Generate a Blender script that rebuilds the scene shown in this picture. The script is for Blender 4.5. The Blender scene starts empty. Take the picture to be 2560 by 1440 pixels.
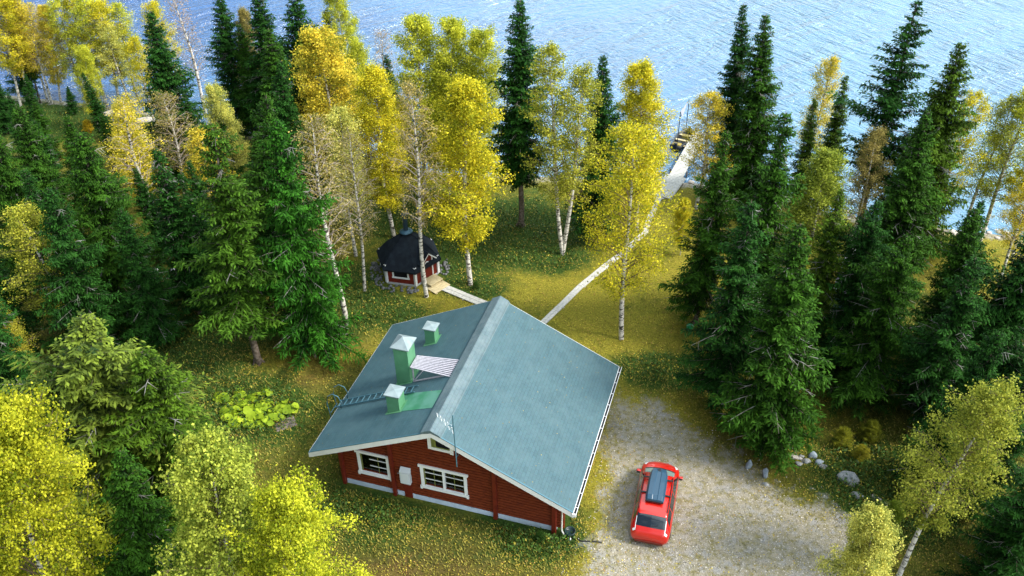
import bpy, bmesh, math, random
import numpy as np
from mathutils import Matrix, Vector
sc = bpy.context.scene
# ------------------------------------------------------------------ camera, sky, sun, exposure
PITCH, ROLL, FPX, CAMH = math.radians(36.4), math.radians(-1.27), 2210.0, 32.0
cam = bpy.data.cameras.new('camera'); cam_o = bpy.data.objects.new('camera', cam); sc.collection.objects.link(cam_o)
R0 = Vector((1, 0, 0)); F0 = Vector((0, math.cos(PITCH), -math.sin(PITCH))); U0 = Vector((0, math.sin(PITCH), math.cos(PITCH)))
cr, sr = math.cos(ROLL), math.sin(ROLL)
R1 = R0*cr + U0*sr; U1 = U0*cr - R0*sr
m3 = Matrix((R1, U1, -F0)).transposed()
cam_o.matrix_world = Matrix.Translation((0, 0, CAMH)) @ m3.to_4x4()
cam.sensor_width = 36.0; cam.lens = FPX/2560*36; cam.clip_start = 0.5; cam.clip_end = 6000
sc.camera = cam_o
SUN_YAW, SUN_EL = math.radians(104), math.radians(46)      # yaw clockwise from +Y
world = bpy.data.worlds.new('World'); sc.world = world; world.use_nodes = True
nt = world.node_tree; nt.nodes.clear()
def N(t, **k):
    n = nt.nodes.new(t)
    for a, b in k.items(): setattr(n, a, b)
    return n
out = N('ShaderNodeOutputWorld'); bg = N('ShaderNodeBackground')
sky = N('ShaderNodeTexSky'); sky.sky_type = 'NISHITA'; sky.sun_disc = False
sky.sun_elevation = SUN_EL; sky.sun_rotation = SUN_YAW; sky.altitude = 200; sky.air_density = 1.0; sky.dust_density = 0.6
tc = N('ShaderNodeTexCoord'); mp = N('ShaderNodeMapping'); mp.inputs['Scale'].default_value = (1.2, 1.2, 2.6)
nz = N('ShaderNodeTexNoise'); nz.inputs['Scale'].default_value = 1.6; nz.inputs['Detail'].default_value = 6; nz.inputs['Roughness'].default_value = .55
cr_ = N('ShaderNodeValToRGB'); cr_.color_ramp.elements[0].position = .40; cr_.color_ramp.elements[1].position = .60
mx = N('ShaderNodeMix', data_type='RGBA')
# broken cloud: more of it towards the right of the lake, open blue to the far left
sp = N('ShaderNodeSeparateXYZ'); ad = N('ShaderNodeMath', operation='MULTIPLY_ADD')
nt.links.new(tc.outputs['Generated'], mp.inputs[0]); nt.links.new(mp.outputs[0], nz.inputs['Vector'])
nt.links.new(tc.outputs['Generated'], sp.inputs[0])
nt.links.new(sp.outputs['X'], ad.inputs[0]); ad.inputs[1].default_value = .62; nt.links.new(nz.outputs['Fac'], ad.inputs[2])
ad2 = N('ShaderNodeMath', operation='ADD'); nt.links.new(ad.outputs[0], ad2.inputs[0]); ad2.inputs[1].default_value = .13
nt.links.new(ad2.outputs[0], cr_.inputs['Fac'])
nt.links.new(cr_.outputs['Color'], mx.inputs['Factor'])
nt.links.new(sky.outputs[0], mx.inputs['A']); mx.inputs['B'].default_value = (16.5, 18.8, 20.0, 1)
nt.links.new(mx.outputs['Result'], bg.inputs['Color']); bg.inputs['Strength'].default_value = 0.085
nt.links.new(bg.outputs[0], out.inputs[0])
sun = bpy.data.lights.new('sun', 'SUN'); sun.energy = 3.7; sun.angle = math.radians(15); sun.color = (1.0, 0.94, 0.83)
sun_o = bpy.data.objects.new('sun', sun); sc.collection.objects.link(sun_o)
sd = Vector((math.sin(SUN_YAW)*math.cos(SUN_EL), math.cos(SUN_YAW)*math.cos(SUN_EL), math.sin(SUN_EL)))
sun_o.rotation_euler = sd.to_track_quat('Z', 'Y').to_euler()
sc.view_settings.view_transform = 'Standard'; sc.view_settings.look = 'None'
sc.view_settings.exposure = 0.62; sc.view_settings.gamma = 1.0
sc.render.engine = 'CYCLES'; sc.cycles.use_denoising = True
sc.cycles.max_bounces = 6; sc.cycles.diffuse_bounces = 3; sc.cycles.transmission_bounces = 4; sc.cycles.transparent_max_bounces = 8
sc.cycles.caustics_reflective = False; sc.cycles.caustics_refractive = False

# ------------------------------------------------------------------ helpers
C = sc.collection
rng = np.random.default_rng(7); random.seed(7)
def ray(x, y):
    X, Y = x-1280, y-720; dx, dy = X*cr+Y*sr, -X*sr+Y*cr
    return (dx, -dy*math.sin(PITCH)+FPX*math.cos(PITCH), -dy*math.cos(PITCH)-FPX*math.sin(PITCH))
def gp(x, y, z=0.0):
    r = ray(x, y); t = (CAMH-z)/-r[2]; return Vector((r[0]*t, r[1]*t, z))
def lift(b, t):
    """height and sideways offset of a thing standing at b whose top is seen at t"""
    r = ray(*t); k = b.y/r[1]; return CAMH+r[2]*k - b.z, r[0]*k-b.x
def mesh_np(name, V, Fq, attrs=None, smooth=False):
    me = bpy.data.meshes.new(name); V = np.asarray(V, np.float32); Fq = np.asarray(Fq, np.int32)
    k = Fq.shape[1]; me.vertices.add(len(V)); me.vertices.foreach_set('co', V.ravel())
    me.loops.add(Fq.size); me.loops.foreach_set('vertex_index', Fq.ravel())
    me.polygons.add(len(Fq)); me.polygons.foreach_set('loop_start', np.arange(0, Fq.size, k, dtype=np.int32))
    me.polygons.foreach_set('use_smooth', np.full(len(Fq), smooth))
    for n, a in (attrs or {}).items():
        a = np.asarray(a, np.float32)
        if a.ndim == 1: me.attributes.new(n, 'FLOAT', 'POINT').data.foreach_set('value', a)
        else: me.attributes.new(n, 'FLOAT_COLOR', 'POINT').data.foreach_set('color', a.ravel())
    me.update(calc_edges=True); return me
class MB:
    """collects simple shapes into one mesh"""
    def __init__(s): s.v = []; s.f = []
    def add(s, V, F):
        o = len(s.v); s.v += [tuple(p) for p in V]; s.f += [tuple(i+o for i in f) for f in F]; return s
    def box(s, x0, x1, y0, y1, z0, z1):
        V = [(x, y, z) for x in (x0, x1) for y in (y0, y1) for z in (z0, z1)]
        return s.add(V, [(0,1,3,2),(4,6,7,5),(0,4,5,1),(2,3,7,6),(0,2,6,4),(1,5,7,3)])
    def bar(s, a, b, w, h=None, up=(0,0,1)):
        a, b = Vector(a), Vector(b); h = h or w; d = (b-a).normalized(); u = Vector(up)
        if abs(d.dot(u)) > .97: u = Vector((1,0,0))
        r = d.cross(u).normalized(); u = r.cross(d)
        V = [p+r*sx*w/2+u*sz*h/2 for p in (a, b) for sx, sz in ((-1,-1),(1,-1),(1,1),(-1,1))]
        return s.add(V, [(3,2,1,0),(4,5,6,7),(0,1,5,4),(1,2,6,5),(2,3,7,6),(3,0,4,7)])
    def tube(s, pts, rad, n=6, cap=True):
        pts = [Vector(p) for p in pts]; rad = rad if hasattr(rad, '__len__') else [rad]*len(pts)
        V = []; F = []
        for i, p in enumerate(pts):
            d = (pts[min(i+1, len(pts)-1)]-pts[max(i-1, 0)]).normalized()
            u = Vector((0,0,1)) if abs(d.z) < .9 else Vector((1,0,0)); r = d.cross(u).normalized(); u = r.cross(d)
            V += [p+(r*math.cos(2*math.pi*k/n)+u*math.sin(2*math.pi*k/n))*rad[i] for k in range(n)]
        for i in range(len(pts)-1):
            F += [(i*n+k, i*n+(k+1) % n, (i+1)*n+(k+1) % n, (i+1)*n+k) for k in range(n)]
        if cap: F += [tuple(range(n-1, -1, -1)), tuple((len(pts)-1)*n+k for k in range(n))]
        return s.add(V, F)
    def lathe(s, c, prof, n=16):
        V = []; F = []
        for r, z in prof: V += [(c[0]+r*math.cos(2*math.pi*k/n), c[1]+r*math.sin(2*math.pi*k/n), c[2]+z) for k in range(n)]
        for i in range(len(prof)-1): F += [(i*n+k, i*n+(k+1) % n, (i+1)*n+(k+1) % n, (i+1)*n+k) for k in range(n)]
        F += [tuple(range(n-1, -1, -1)), tuple((len(prof)-1)*n+k for k in range(n))]
        return s.add(V, F)
    def prism(s, poly, d):
        """poly: 3-D points in a plane, d: extrusion vector"""
        n = len(poly); P = [Vector(p) for p in poly]; Q = [p+Vector(d) for p in P]
        return s.add(P+Q, [tuple(range(n-1, -1, -1)), tuple(range(n, 2*n))]+[(i, (i+1) % n, n+(i+1) % n, n+i) for i in range(n)])
    def build(s, name, mat, parent=None, smooth=False, bevel=0, sub=0):
        me = bpy.data.meshes.new(name); me.from_pydata(s.v, [], s.f)
        bm = bmesh.new(); bm.from_mesh(me); bmesh.ops.recalc_face_normals(bm, faces=bm.faces); bm.to_mesh(me); bm.free()
        if smooth: me.polygons.foreach_set('use_smooth', [True]*len(me.polygons))
        me.materials.append(mat); o = bpy.data.objects.new(name, me); C.objects.link(o)
        if bevel: b = o.modifiers.new('b', 'BEVEL'); b.width = bevel; b.segments = 2; b.limit_method = 'ANGLE'
        if sub: q = o.modifiers.new('s', 'SUBSURF'); q.levels = q.render_levels = sub
        if parent: o.parent = parent
        return o
def obj(name, me, mat, parent=None):
    if mat and not me.materials: me.materials.append(mat)
    o = bpy.data.objects.new(name, me); C.objects.link(o)
    if parent: o.parent = parent
    return o
def empty(name, loc=(0,0,0), rz=0.0):
    o = bpy.data.objects.new(name, None); C.objects.link(o); o.location = loc; o.rotation_euler = (0, 0, rz); o.empty_display_size = .3; return o
def tag(o, label, cat, group=None):
    o['label'] = label; o['category'] = cat
    if group: o['group'] = group
    return o
def copy_tree(o, parent=None):
    kids = list(o.children); c = o.copy(); C.objects.link(c); c.parent = parent
    for k in kids: copy_tree(k, c)
    return c

# ------------------------------------------------------------------ materials
def mat(name, color=(.5,.5,.5), rough=.6, spec=.4, metal=0.0, noise=None, bump=None, coat=0.0):
    """noise = (scale, colour2, low, high); bump = (scale, strength, distance)"""
    m = bpy.data.materials.new(name); m.use_nodes = True; t = m.node_tree; p = t.nodes['Principled BSDF']
    p.inputs['Base Color'].default_value = (*color, 1); p.inputs['Roughness'].default_value = rough
    p.inputs['Specular IOR Level'].default_value = spec; p.inputs['Metallic'].default_value = metal
    if coat: p.inputs['Coat Weight'].default_value = coat; p.inputs['Coat Roughness'].default_value = .05
    co = t.nodes.new('ShaderNodeTexCoord')
    if noise:
        n = t.nodes.new('ShaderNodeTexNoise'); n.inputs['Scale'].default_value = noise[0]; n.inputs['Detail'].default_value = 6
        r = t.nodes.new('ShaderNodeValToRGB'); r.color_ramp.elements[0].position = noise[2]; r.color_ramp.elements[1].position = noise[3]
        r.color_ramp.elements[0].color = (*color, 1); r.color_ramp.elements[1].color = (*noise[1], 1)
        t.links.new(co.outputs['Object'], n.inputs['Vector']); t.links.new(n.outputs['Fac'], r.inputs['Fac']); t.links.new(r.outputs['Color'], p.inputs['Base Color'])
    if bump:
        n = t.nodes.new('ShaderNodeTexNoise'); n.inputs['Scale'].default_value = bump[0]; n.inputs['Detail'].default_value = 4
        b = t.nodes.new('ShaderNodeBump'); b.inputs['Strength'].default_value = bump[1]; b.inputs['Distance'].default_value = bump[2]
        t.links.new(co.outputs['Object'], n.inputs['Vector']); t.links.new(n.outputs['Fac'], b.inputs['Height']); t.links.new(b.outputs['Normal'], p.inputs['Normal'])
    return m
def leaf_mat(name, lo, hi, transl, hue_lo=(1,1,1), hue_hi=(1,1,1), gloss=0.0):
    """object colour times a per-leaf value carried by attribute v; light passes through the blade"""
    m = bpy.data.materials.new(name); m.use_nodes = True; t = m.node_tree; t.nodes.clear(); L = t.links.new
    o = t.nodes.new('ShaderNodeOutputMaterial'); inf = t.nodes.new('ShaderNodeObjectInfo')
    a = t.nodes.new('ShaderNodeAttribute'); a.attribute_name = 'v'
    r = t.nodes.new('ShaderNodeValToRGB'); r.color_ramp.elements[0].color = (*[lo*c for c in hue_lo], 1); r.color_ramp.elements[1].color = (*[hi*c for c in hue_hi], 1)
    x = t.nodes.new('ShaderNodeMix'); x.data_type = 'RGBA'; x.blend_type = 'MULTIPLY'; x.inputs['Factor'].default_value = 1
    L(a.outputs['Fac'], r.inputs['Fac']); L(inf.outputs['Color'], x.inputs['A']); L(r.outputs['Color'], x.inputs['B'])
    d = t.nodes.new('ShaderNodeBsdfPrincipled'); d.inputs['Roughness'].default_value = .55; d.inputs['Specular IOR Level'].default_value = gloss
    tr = t.nodes.new('ShaderNodeBsdfTranslucent'); mxs = t.nodes.new('ShaderNodeMixShader'); mxs.inputs[0].default_value = transl
    L(x.outputs['Result'], d.inputs['Base Color']); L(x.outputs['Result'], tr.inputs['Color'])
    L(d.outputs[0], mxs.inputs[1]); L(tr.outputs[0], mxs.inputs[2]); L(mxs.outputs[0], o.inputs[0])
    return m
M_birchleaf = leaf_mat('birch_leaf', .34, 1.08, .38, (.70, .95, .8), (1.04, 1.0, .9), .10)
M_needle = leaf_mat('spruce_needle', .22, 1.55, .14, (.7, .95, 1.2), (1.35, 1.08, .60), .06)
M_herb = bpy.data.materials.new('undergrowth_leaf'); M_herb.use_nodes = True
_p = M_herb.node_tree.nodes['Principled BSDF']; _a = M_herb.node_tree.nodes.new('ShaderNodeAttribute'); _a.attribute_name = 'col'
M_herb.node_tree.links.new(_a.outputs['Color'], _p.inputs['Base Color']); _p.inputs['Roughness'].default_value = .6; _p.inputs['Specular IOR Level'].default_value = .2
M_sprucebark = mat('spruce_bark', (.10,.075,.055), .9, .1, noise=(6, (.22,.18,.15), .4, .65), bump=(20, .6, .03))
M_lichen = mat('lichen_twig', (.30,.30,.28), .9, .1, noise=(3, (.17,.15,.13), .4, .6))
M_birchtwig = mat('birch_twig', (.16,.11,.08), .8, .2)
# birch bark: white with dark cross marks
M_birchbark = mat('birch_bark', (.62,.59,.53), .7, .2)
_t = M_birchbark.node_tree; _co = _t.nodes.new('ShaderNodeTexCoord'); _mp = _t.nodes.new('ShaderNodeMapping'); _mp.inputs['Scale'].default_value = (2.2, 2.2, 5.5)
_n = _t.nodes.new('ShaderNodeTexNoise'); _n.inputs['Scale'].default_value = 1.6; _n.inputs['Detail'].default_value = 5
_r = _t.nodes.new('ShaderNodeValToRGB'); _e = _r.color_ramp.elements; _e[0].position = .40; _e[0].color = (.05,.045,.04,1); _e[1].position = .50; _e[1].color = (.66,.62,.56,1)
_t.links.new(_co.outputs['Object'], _mp.inputs[0]); _t.links.new(_mp.outputs[0], _n.inputs['Vector']); _t.links.new(_n.outputs['Fac'], _r.inputs[0]); _t.links.new(_r.outputs[0], _t.nodes['Principled BSDF'].inputs['Base Color'])

M_white = mat('white_paint', (.80,.80,.82), .5, .4, noise=(2.5, (.70,.70,.72), .45, .8))
M_redlog = mat('red_log_paint', (.155,.026,.006), .6, .2, noise=(5, (.105,.015,.004), .4, .7), bump=(14, .25, .01))
M_redpost = mat('red_post_paint', (.15,.018,.008), .5, .3, noise=(4, (.10,.011,.006), .4, .7))
M_plinth = mat('plinth_paint', (.52,.60,.72), .8, .2, noise=(3, (.42,.50,.62), .4, .7))
M_dark = mat('dark_inside', (.012,.012,.014), .9, .1)
M_glass = bpy.data.materials.new('window_glass'); M_glass.use_nodes = True
_t = M_glass.node_tree; _t.nodes.clear(); _o = _t.nodes.new('ShaderNodeOutputMaterial'); _g = _t.nodes.new('ShaderNodeBsdfGlossy'); _g.inputs['Roughness'].default_value = .02
_tr = _t.nodes.new('ShaderNodeBsdfTransparent'); _tr.inputs[0].default_value = (.75,.8,.78,1); _f = _t.nodes.new('ShaderNodeFresnel'); _f.inputs[0].default_value = 1.5; _m = _t.nodes.new('ShaderNodeMixShader')
_t.links.new(_f.outputs[0], _m.inputs[0]); _t.links.new(_tr.outputs[0], _m.inputs[1]); _t.links.new(_g.outputs[0], _m.inputs[2]); _t.links.new(_m.outputs[0], _o.inputs[0])
M_curtain = mat('olive_curtain', (.22,.24,.06), .9, .1, noise=(8, (.15,.17,.05), .4, .6))
M_sheer = mat('pale_curtain', (.5,.5,.46), .9, .1)
M_greenmetal = mat('green_metal', (.085,.25,.13), .5, .4, noise=(2, (.12,.31,.17), .35, .7))
M_zinc = mat('zinc_cap', (.26,.32,.34), .55, .35, .1, noise=(3, (.19,.25,.27), .4, .7))
M_black = mat('black_trim', (.015,.016,.02), .5, .4)
M_teal = mat('teal_steel', (.06,.15,.20), .5, .5, .2)
M_greywood = mat('grey_weathered_wood', (.56,.55,.52), .85, .2, noise=(7, (.40,.39,.37), .4, .7), bump=(20, .3, .01))
M_palewood = mat('pale_sawn_wood', (.60,.50,.30), .8, .2, noise=(6, (.48,.40,.24), .4, .7))
M_slat = mat('white_slat', (.42,.40,.46), .7, .2, noise=(9, (.30,.29,.34), .4, .7))
M_stone = mat('grey_stone', (.22,.23,.24), .85, .25, noise=(5, (.42,.42,.41), .35, .7), bump=(12, .6, .04))
M_bluestone = mat('blue_grey_stone', (.20,.25,.30), .8, .3, noise=(6, (.36,.40,.44), .35, .7), bump=(14, .6, .03))
M_beigestone = mat('beige_stone', (.44,.38,.33), .85, .2, noise=(4, (.58,.54,.50), .35, .7), bump=(10, .6, .05))
M_hutroof = mat('black_felt', (.007,.011,.018), .8, .2, noise=(3, (.015,.024,.034), .45, .75), bump=(30, .4, .01))
M_hutred = mat('hut_red_boards', (.20,.022,.012), .6, .3, noise=(5, (.13,.014,.008), .4, .7))
M_hutbase = mat('hut_plinth', (.45,.46,.48), .9, .2)
M_bluemetal = mat('blue_black_metal', (.03,.06,.10), .35, .5, .4)

def shingle_mat(name, base, alt):
    m = bpy.data.materials.new(name); m.use_nodes = True; t = m.node_tree; p = t.nodes['Principled BSDF']; L = t.links.new
    co = t.nodes.new('ShaderNodeTexCoord'); mp_ = t.nodes.new('ShaderNodeMapping'); mp_.inputs['Rotation'].default_value = (0, 0, math.radians(90))
    b = t.nodes.new('ShaderNodeTexBrick'); b.inputs['Scale'].default_value = 3.0; b.inputs['Mortar Size'].default_value = .022; b.inputs['Row Height'].default_value = .42; b.inputs['Brick Width'].default_value = .9
    b.inputs['Color1'].default_value = (*base, 1); b.inputs['Color2'].default_value = (*[c*.84 for c in base], 1); b.inputs['Mortar'].default_value = (*[c*.55 for c in base], 1)
    n = t.nodes.new('ShaderNodeTexNoise'); n.inputs['Scale'].default_value = 1.1; n.inputs['Detail'].default_value = 10; n.inputs['Roughness'].default_value = .75
    n2 = t.nodes.new('ShaderNodeTexNoise'); n2.inputs['Scale'].default_value = 45; n2.inputs['Detail'].default_value = 3
    r = t.nodes.new('ShaderNodeValToRGB'); r.color_ramp.elements[0].position = .38; r.color_ramp.elements[1].position = .66; r.color_ramp.elements[0].color = (0,0,0,1)
    x = t.nodes.new('ShaderNodeMix'); x.data_type = 'RGBA'; x.inputs['B'].default_value = (*alt, 1)
    m2 = t.nodes.new('ShaderNodeMath'); m2.operation = 'MULTIPLY'; m2.inputs[1].default_value = .6
    y = t.nodes.new('ShaderNodeMix'); y.data_type = 'RGBA'; y.blend_type = 'OVERLAY'; y.inputs['Factor'].default_value = .38
    L(co.outputs['Object'], mp_.inputs[0]); L(mp_.outputs[0], b.inputs['Vector']); L(co.outputs['Object'], n.inputs['Vector']); L(co.outputs['Object'], n2.inputs['Vector'])
    L(n.outputs['Fac'], r.inputs[0]); L(r.outputs[0], m2.inputs[0]); L(m2.outputs[0], x.inputs['Factor']); L(b.outputs['Color'], x.inputs['A'])
    L(x.outputs['Result'], y.inputs['A']); L(n2.outputs['Color'], y.inputs['B']); L(y.outputs['Result'], p.inputs['Base Color'])
    bp = t.nodes.new('ShaderNodeBump'); bp.inputs['Strength'].default_value = .35; bp.inputs['Distance'].default_value = .01; L(b.outputs['Fac'], bp.inputs['Height']); bp.invert = True; L(bp.outputs[0], p.inputs['Normal'])
    p.inputs['Roughness'].default_value = .62; p.inputs['Specular IOR Level'].default_value = .45
    return m
M_shingle = shingle_mat('teal_shingles', (.043,.104,.130), (.074,.136,.158))
M_ridge = shingle_mat('ridge_felt', (.085,.14,.165), (.17,.22,.24))

# ------------------------------------------------------------------ terrain
SHORE = np.array([(-400,260),(-150,115),(-60,80),(-45.4,74.9),(-33.5,71.6),(-21.1,66),(-5,58.8),(4,57.6),(10.1,56.9),(15.3,56),(22.3,51.6),(28.6,49.6),(33.6,48.3),(50,43),(80,34),(400,-60)], float)
def shore_y(x): return np.interp(x, SHORE[:,0], SHORE[:,1])
def wavy(x, y, s, ph=0.0):
    return (np.sin(x*s+ph)+np.sin(y*s*1.13+1.7*ph+1)+np.sin((x*.7+y*.8)*s*1.37+2.3*ph)+np.sin((x*.9-y*.5)*s*2.1+ph*.7)*.6)/3.6
GRAVEL = np.array([tuple(gp(*p))[:2] for p in [(1533,985),(1560,1002),(1660,1018),(1740,1085),(1850,1155),(1960,1235),(2060,1262),(2130,1290),(2170,1340),(2190,1440),(2230,1620),(2300,1900),(1300,1900),(1400,1560),(1440,1440),(1462,1385),(1500,1330),(1530,1200),(1515,1120),(1528,1040)]])
def poly_sd(x, y, P):
    """signed distance, positive inside"""
    d = np.full(x.shape, 1e9); ins = np.zeros(x.shape, bool); n = len(P)
    for i in range(n):
        ax, ay = P[i]; bx, by = P[(i+1) % n]; ex, ey = bx-ax, by-ay
        t = np.clip(((x-ax)*ex+(y-ay)*ey)/(ex*ex+ey*ey), 0, 1); d = np.minimum(d, np.hypot(x-ax-t*ex, y-ay-t*ey))
        c = ((ay > y) != (by > y)); xi = ax+(y-ay)*ex/(ey if abs(ey) > 1e-9 else 1e-9); ins ^= c & (x < xi)
    return np.where(ins, d, -d)
HYAW = math.radians(17.85); HO = Vector((-3.49, 25.93, 0))
def HW(x, y, z=0.0): return Vector((HO.x+x*math.cos(HYAW)+y*math.sin(HYAW), HO.y-x*math.sin(HYAW)+y*math.cos(HYAW), z))
def terrain(x, y):
    x = np.asarray(x, float); y = np.asarray(y, float)
    d = shore_y(x)-y
    base = np.where(d > 3, 0, np.where(d > 0, -.30*(1-d/3)**1.5, np.maximum(-2.2, -.30+d*.16)))
    flat = np.clip((poly_sd(x, y, GRAVEL)*-1-1)/5, 0, 1)
    hc = HW(0, 4.7); flat = flat*np.clip((np.hypot(x-hc.x, y-hc.y)-8)/4, 0, 1)*np.clip((np.hypot(x+6.4, y-45.5)-4)/3, 0, 1)*np.clip(d/6, 0, 1)
    path = np.abs(x-np.interp(y, [40,47,54], [1.8,7,10.5])); flat = flat*np.clip((path-1)/4, 0, 1)
    return base+flat*(.22*wavy(x, y, .35)+.10*wavy(x, y, 1.1, 2))
def tz(x, y): return float(terrain(np.array([x]), np.array([y]))[0])

# ground cover mix:  r = green, g = gravel, b = yellow leaf litter, a = brown moss
BL = [ # (px, py, rx, ry, channel, strength) moss, litter and heath patches as they lie on the ground
 (1330,690,8,6,'b',.5),(1620,800,8,9,'b',.75),(1560,700,9,7,'b',.45),(1480,1400,1.5,1.5,'b',.2),(1150,760,3,2.5,'b',.7),(915,660,2,3,'b',.8),(1630,960,4,3,'b',.5),(1500,1250,1.2,6,'b',.8),
 (700,880,5,2.5,'a',.9),(700,890,5,2.2,'b',.55),(560,930,5,3,'a',1.0),(480,1010,3,3,'b',.4),(240,305,4,2,'b',.9),(80,300,9,5,'r',1.1),(180,260,8,3,'r',.9),(330,300,9,3,'r',.5),(1650,560,7,6,'b',.6),(1380,540,5,3,'b',.6),(2400,610,8,4,'b',.8),(2100,1110,3,2,'b',.7),(1000,1400,4,1.6,'a',.5),(1060,1400,3,1.4,'b',.12),(1400,720,5,5,'b',.3),(1560,900,3,3,'b',.4),
 (1360,600,3.6,2.6,'r',1.4),(1290,592,2.2,2,'r',1.4),(1150,640,3.4,2.6,'r',1.4),(1185,722,1.6,1,'r',1.4),(1390,640,1.4,2,'r',1.3),(880,730,2,3.5,'r',1.1),(950,780,3,1.6,'r',1.0),(640,1025,2.4,1.8,'r',1.5),(740,1080,3,3,'r',.35),(850,1270,2.5,2,'r',.6),(1350,1340,1.8,1.4,'r',1.5),(1640,920,3,1.4,'r',1.2),
 (960,520,4,3,'r',.9),(1080,540,5,3,'r',.7),(2230,1240,2.5,3,'r',1.2),(2160,1180,3,2,'r',.7),(1000,1290,5,1.0,'r',.45),(1050,1370,6,2.2,'b',-.34),(1100,1370,6,2,'r',.32),(640,960,5,3,'r',.22),(1200,1390,5,1.5,'a',.15),(1300,540,6,3,'r',.6),(420,860,5,4,'r',1.0),(100,1250,6,6,'r',.8)]
BLW = [(gp(p[0], p[1]), *p[2:]) for p in BL]
def cover(x, y):
    g = {'r': .20+.28*wavy(x, y, .8, 1)+.12*wavy(x, y, 2.3, 4), 'b': .40+.24*wavy(x, y, .6, 5)+.12*wavy(x, y, 2.0, 3), 'a': .25+.25*wavy(x, y, .5, 8)}
    for c, rx, ry, ch, s in BLW:
        q = ((x-c.x)/rx)**2+((y-c.y)/ry)**2; g[ch] = g[ch]+s*np.exp(-q*1.1)
    dark = 1/(1+np.exp(-(np.hypot((x+21)/1.0, (y-41)/1.5)*-1+8)/2))   # mossy forest floor under the left-hand spruces
    dark = dark+1/(1+np.exp(-(-np.hypot((x-19), (y-34)/1.2)+9)/1.5))
    g['r'] = g['r']+.2*dark; g['b'] = g['b']-.25*dark
    sd_ = poly_sd(x, y, GRAVEL)
    grav = np.clip(.5+sd_/3.0+.18*wavy(x, y, 1.9, 6), 0, 1)
    shore = np.clip(1-(shore_y(x)-y)/2.2, 0, 1)
    return np.stack([np.clip(g['r'], 0, 1.2), np.maximum(grav, shore), np.clip(g['b'], 0, 1.2), np.clip(g['a'], 0, 1)], -1)

M_ground = bpy.data.materials.new('ground_cover'); M_ground.use_nodes = True
def ground_nodes():
    t = M_ground.node_tree; p = t.nodes['Principled BSDF']; L = t.links.new
    a = t.nodes.new('ShaderNodeAttribute'); a.attribute_name = 'cov'; s = t.nodes.new('ShaderNodeSeparateColor'); L(a.outputs['Color'], s.inputs[0])
    co = t.nodes.new('ShaderNodeTexCoord')
    def noise(sc_, det=6, ro=.6):
        n = t.nodes.new('ShaderNodeTexNoise'); n.inputs['Scale'].default_value = sc_; n.inputs['Detail'].default_value = det; n.inputs['Roughness'].default_value = ro
        L(co.outputs['Object'], n.inputs['Vector']); return n.outputs['Fac']
    def ramp(f, p0, p1, c0=(0,0,0), c1=(1,1,1)):
        r = t.nodes.new('ShaderNodeValToRGB'); e = r.color_ramp.elements; e[0].position = p0; e[1].position = p1; e[0].color = (*c0, 1); e[1].color = (*c1, 1); L(f, r.inputs[0]); return r.outputs[0]
    def math_(op, x, y):
        n = t.nodes.new('ShaderNodeMath'); n.operation = op
        for i, q in enumerate((x, y)):
            if isinstance(q, (int, float)): n.inputs[i].default_value = q
            else: L(q, n.inputs[i])
        return n.outputs[0]
    def mix(f, A, B):
        n = t.nodes.new('ShaderNodeMix'); n.data_type = 'RGBA'; L(f, n.inputs['Factor'])
        for k, q in (('A', A), ('B', B)):
            if isinstance(q, tuple): n.inputs[k].default_value = (*q, 1)
            else: L(q, n.inputs[k])
        return n.outputs['Result']
    def amount(ch, n, gain=2.2): return ramp(math_('MULTIPLY', math_('SUBTRACT', math_('ADD', ch, n), .78), gain), 0, 1)
    f1, f2, f3, f4 = noise(1.7, 8), noise(9, 6, .7), noise(2.9, 8, .7), noise(38, 3, .6)
    soil = mix(ramp(f2, .35, .65), (.085,.078,.016), (.20,.17,.035))
    moss = mix(ramp(f2, .35, .68), (.065,.080,.010), (.160,.170,.018))
    c = mix(ramp(f3, .40, .62), soil, moss)
    c = mix(amount(a.outputs['Alpha'], f1), c, mix(ramp(f2, .4, .6), (.075,.048,.016), (.15,.10,.035)))
    c = mix(amount(s.outputs[2], f3, 1.5), c, mix(ramp(f4, .40, .60), mix(ramp(f2, .40, .60), (.075,.085,.012), (.19,.165,.022)), mix(ramp(f2, .36, .62), (.24,.215,.025), (.42,.36,.045))))
    c = mix(amount(s.outputs[0], f1, 2), c, mix(ramp(f2, .35, .65), (.020,.050,.010), (.065,.110,.018)))
    gr = mix(ramp(f4, .35, .65), (.17,.15,.11), (.50,.45,.36))
    gr = mix(math_('MULTIPLY', ramp(f1, .46, .62), .75), gr, mix(ramp(f4, .35, .65), (.14,.14,.14), (.46,.46,.47)))
    gr = mix(math_('MULTIPLY', ramp(f3, .44, .62), .8), gr, mix(ramp(f2, .4, .6), (.11,.10,.03), (.26,.22,.06)))
    gm = ramp(math_('ADD', s.outputs[1], math_('MULTIPLY', math_('SUBTRACT', f1, .5), .9)), .38, .62)
    c = mix(gm, c, gr); L(c, p.inputs['Base Color']); p.inputs['Roughness'].default_value = .95; p.inputs['Specular IOR Level'].default_value = .1
    b = t.nodes.new('ShaderNodeBump'); b.inputs['Strength'].default_value = .8; b.inputs['Distance'].default_value = .05; L(math_('ADD', f2, f4), b.inputs['Height']); L(b.outputs[0], p.inputs['Normal'])
ground_nodes()
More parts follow.
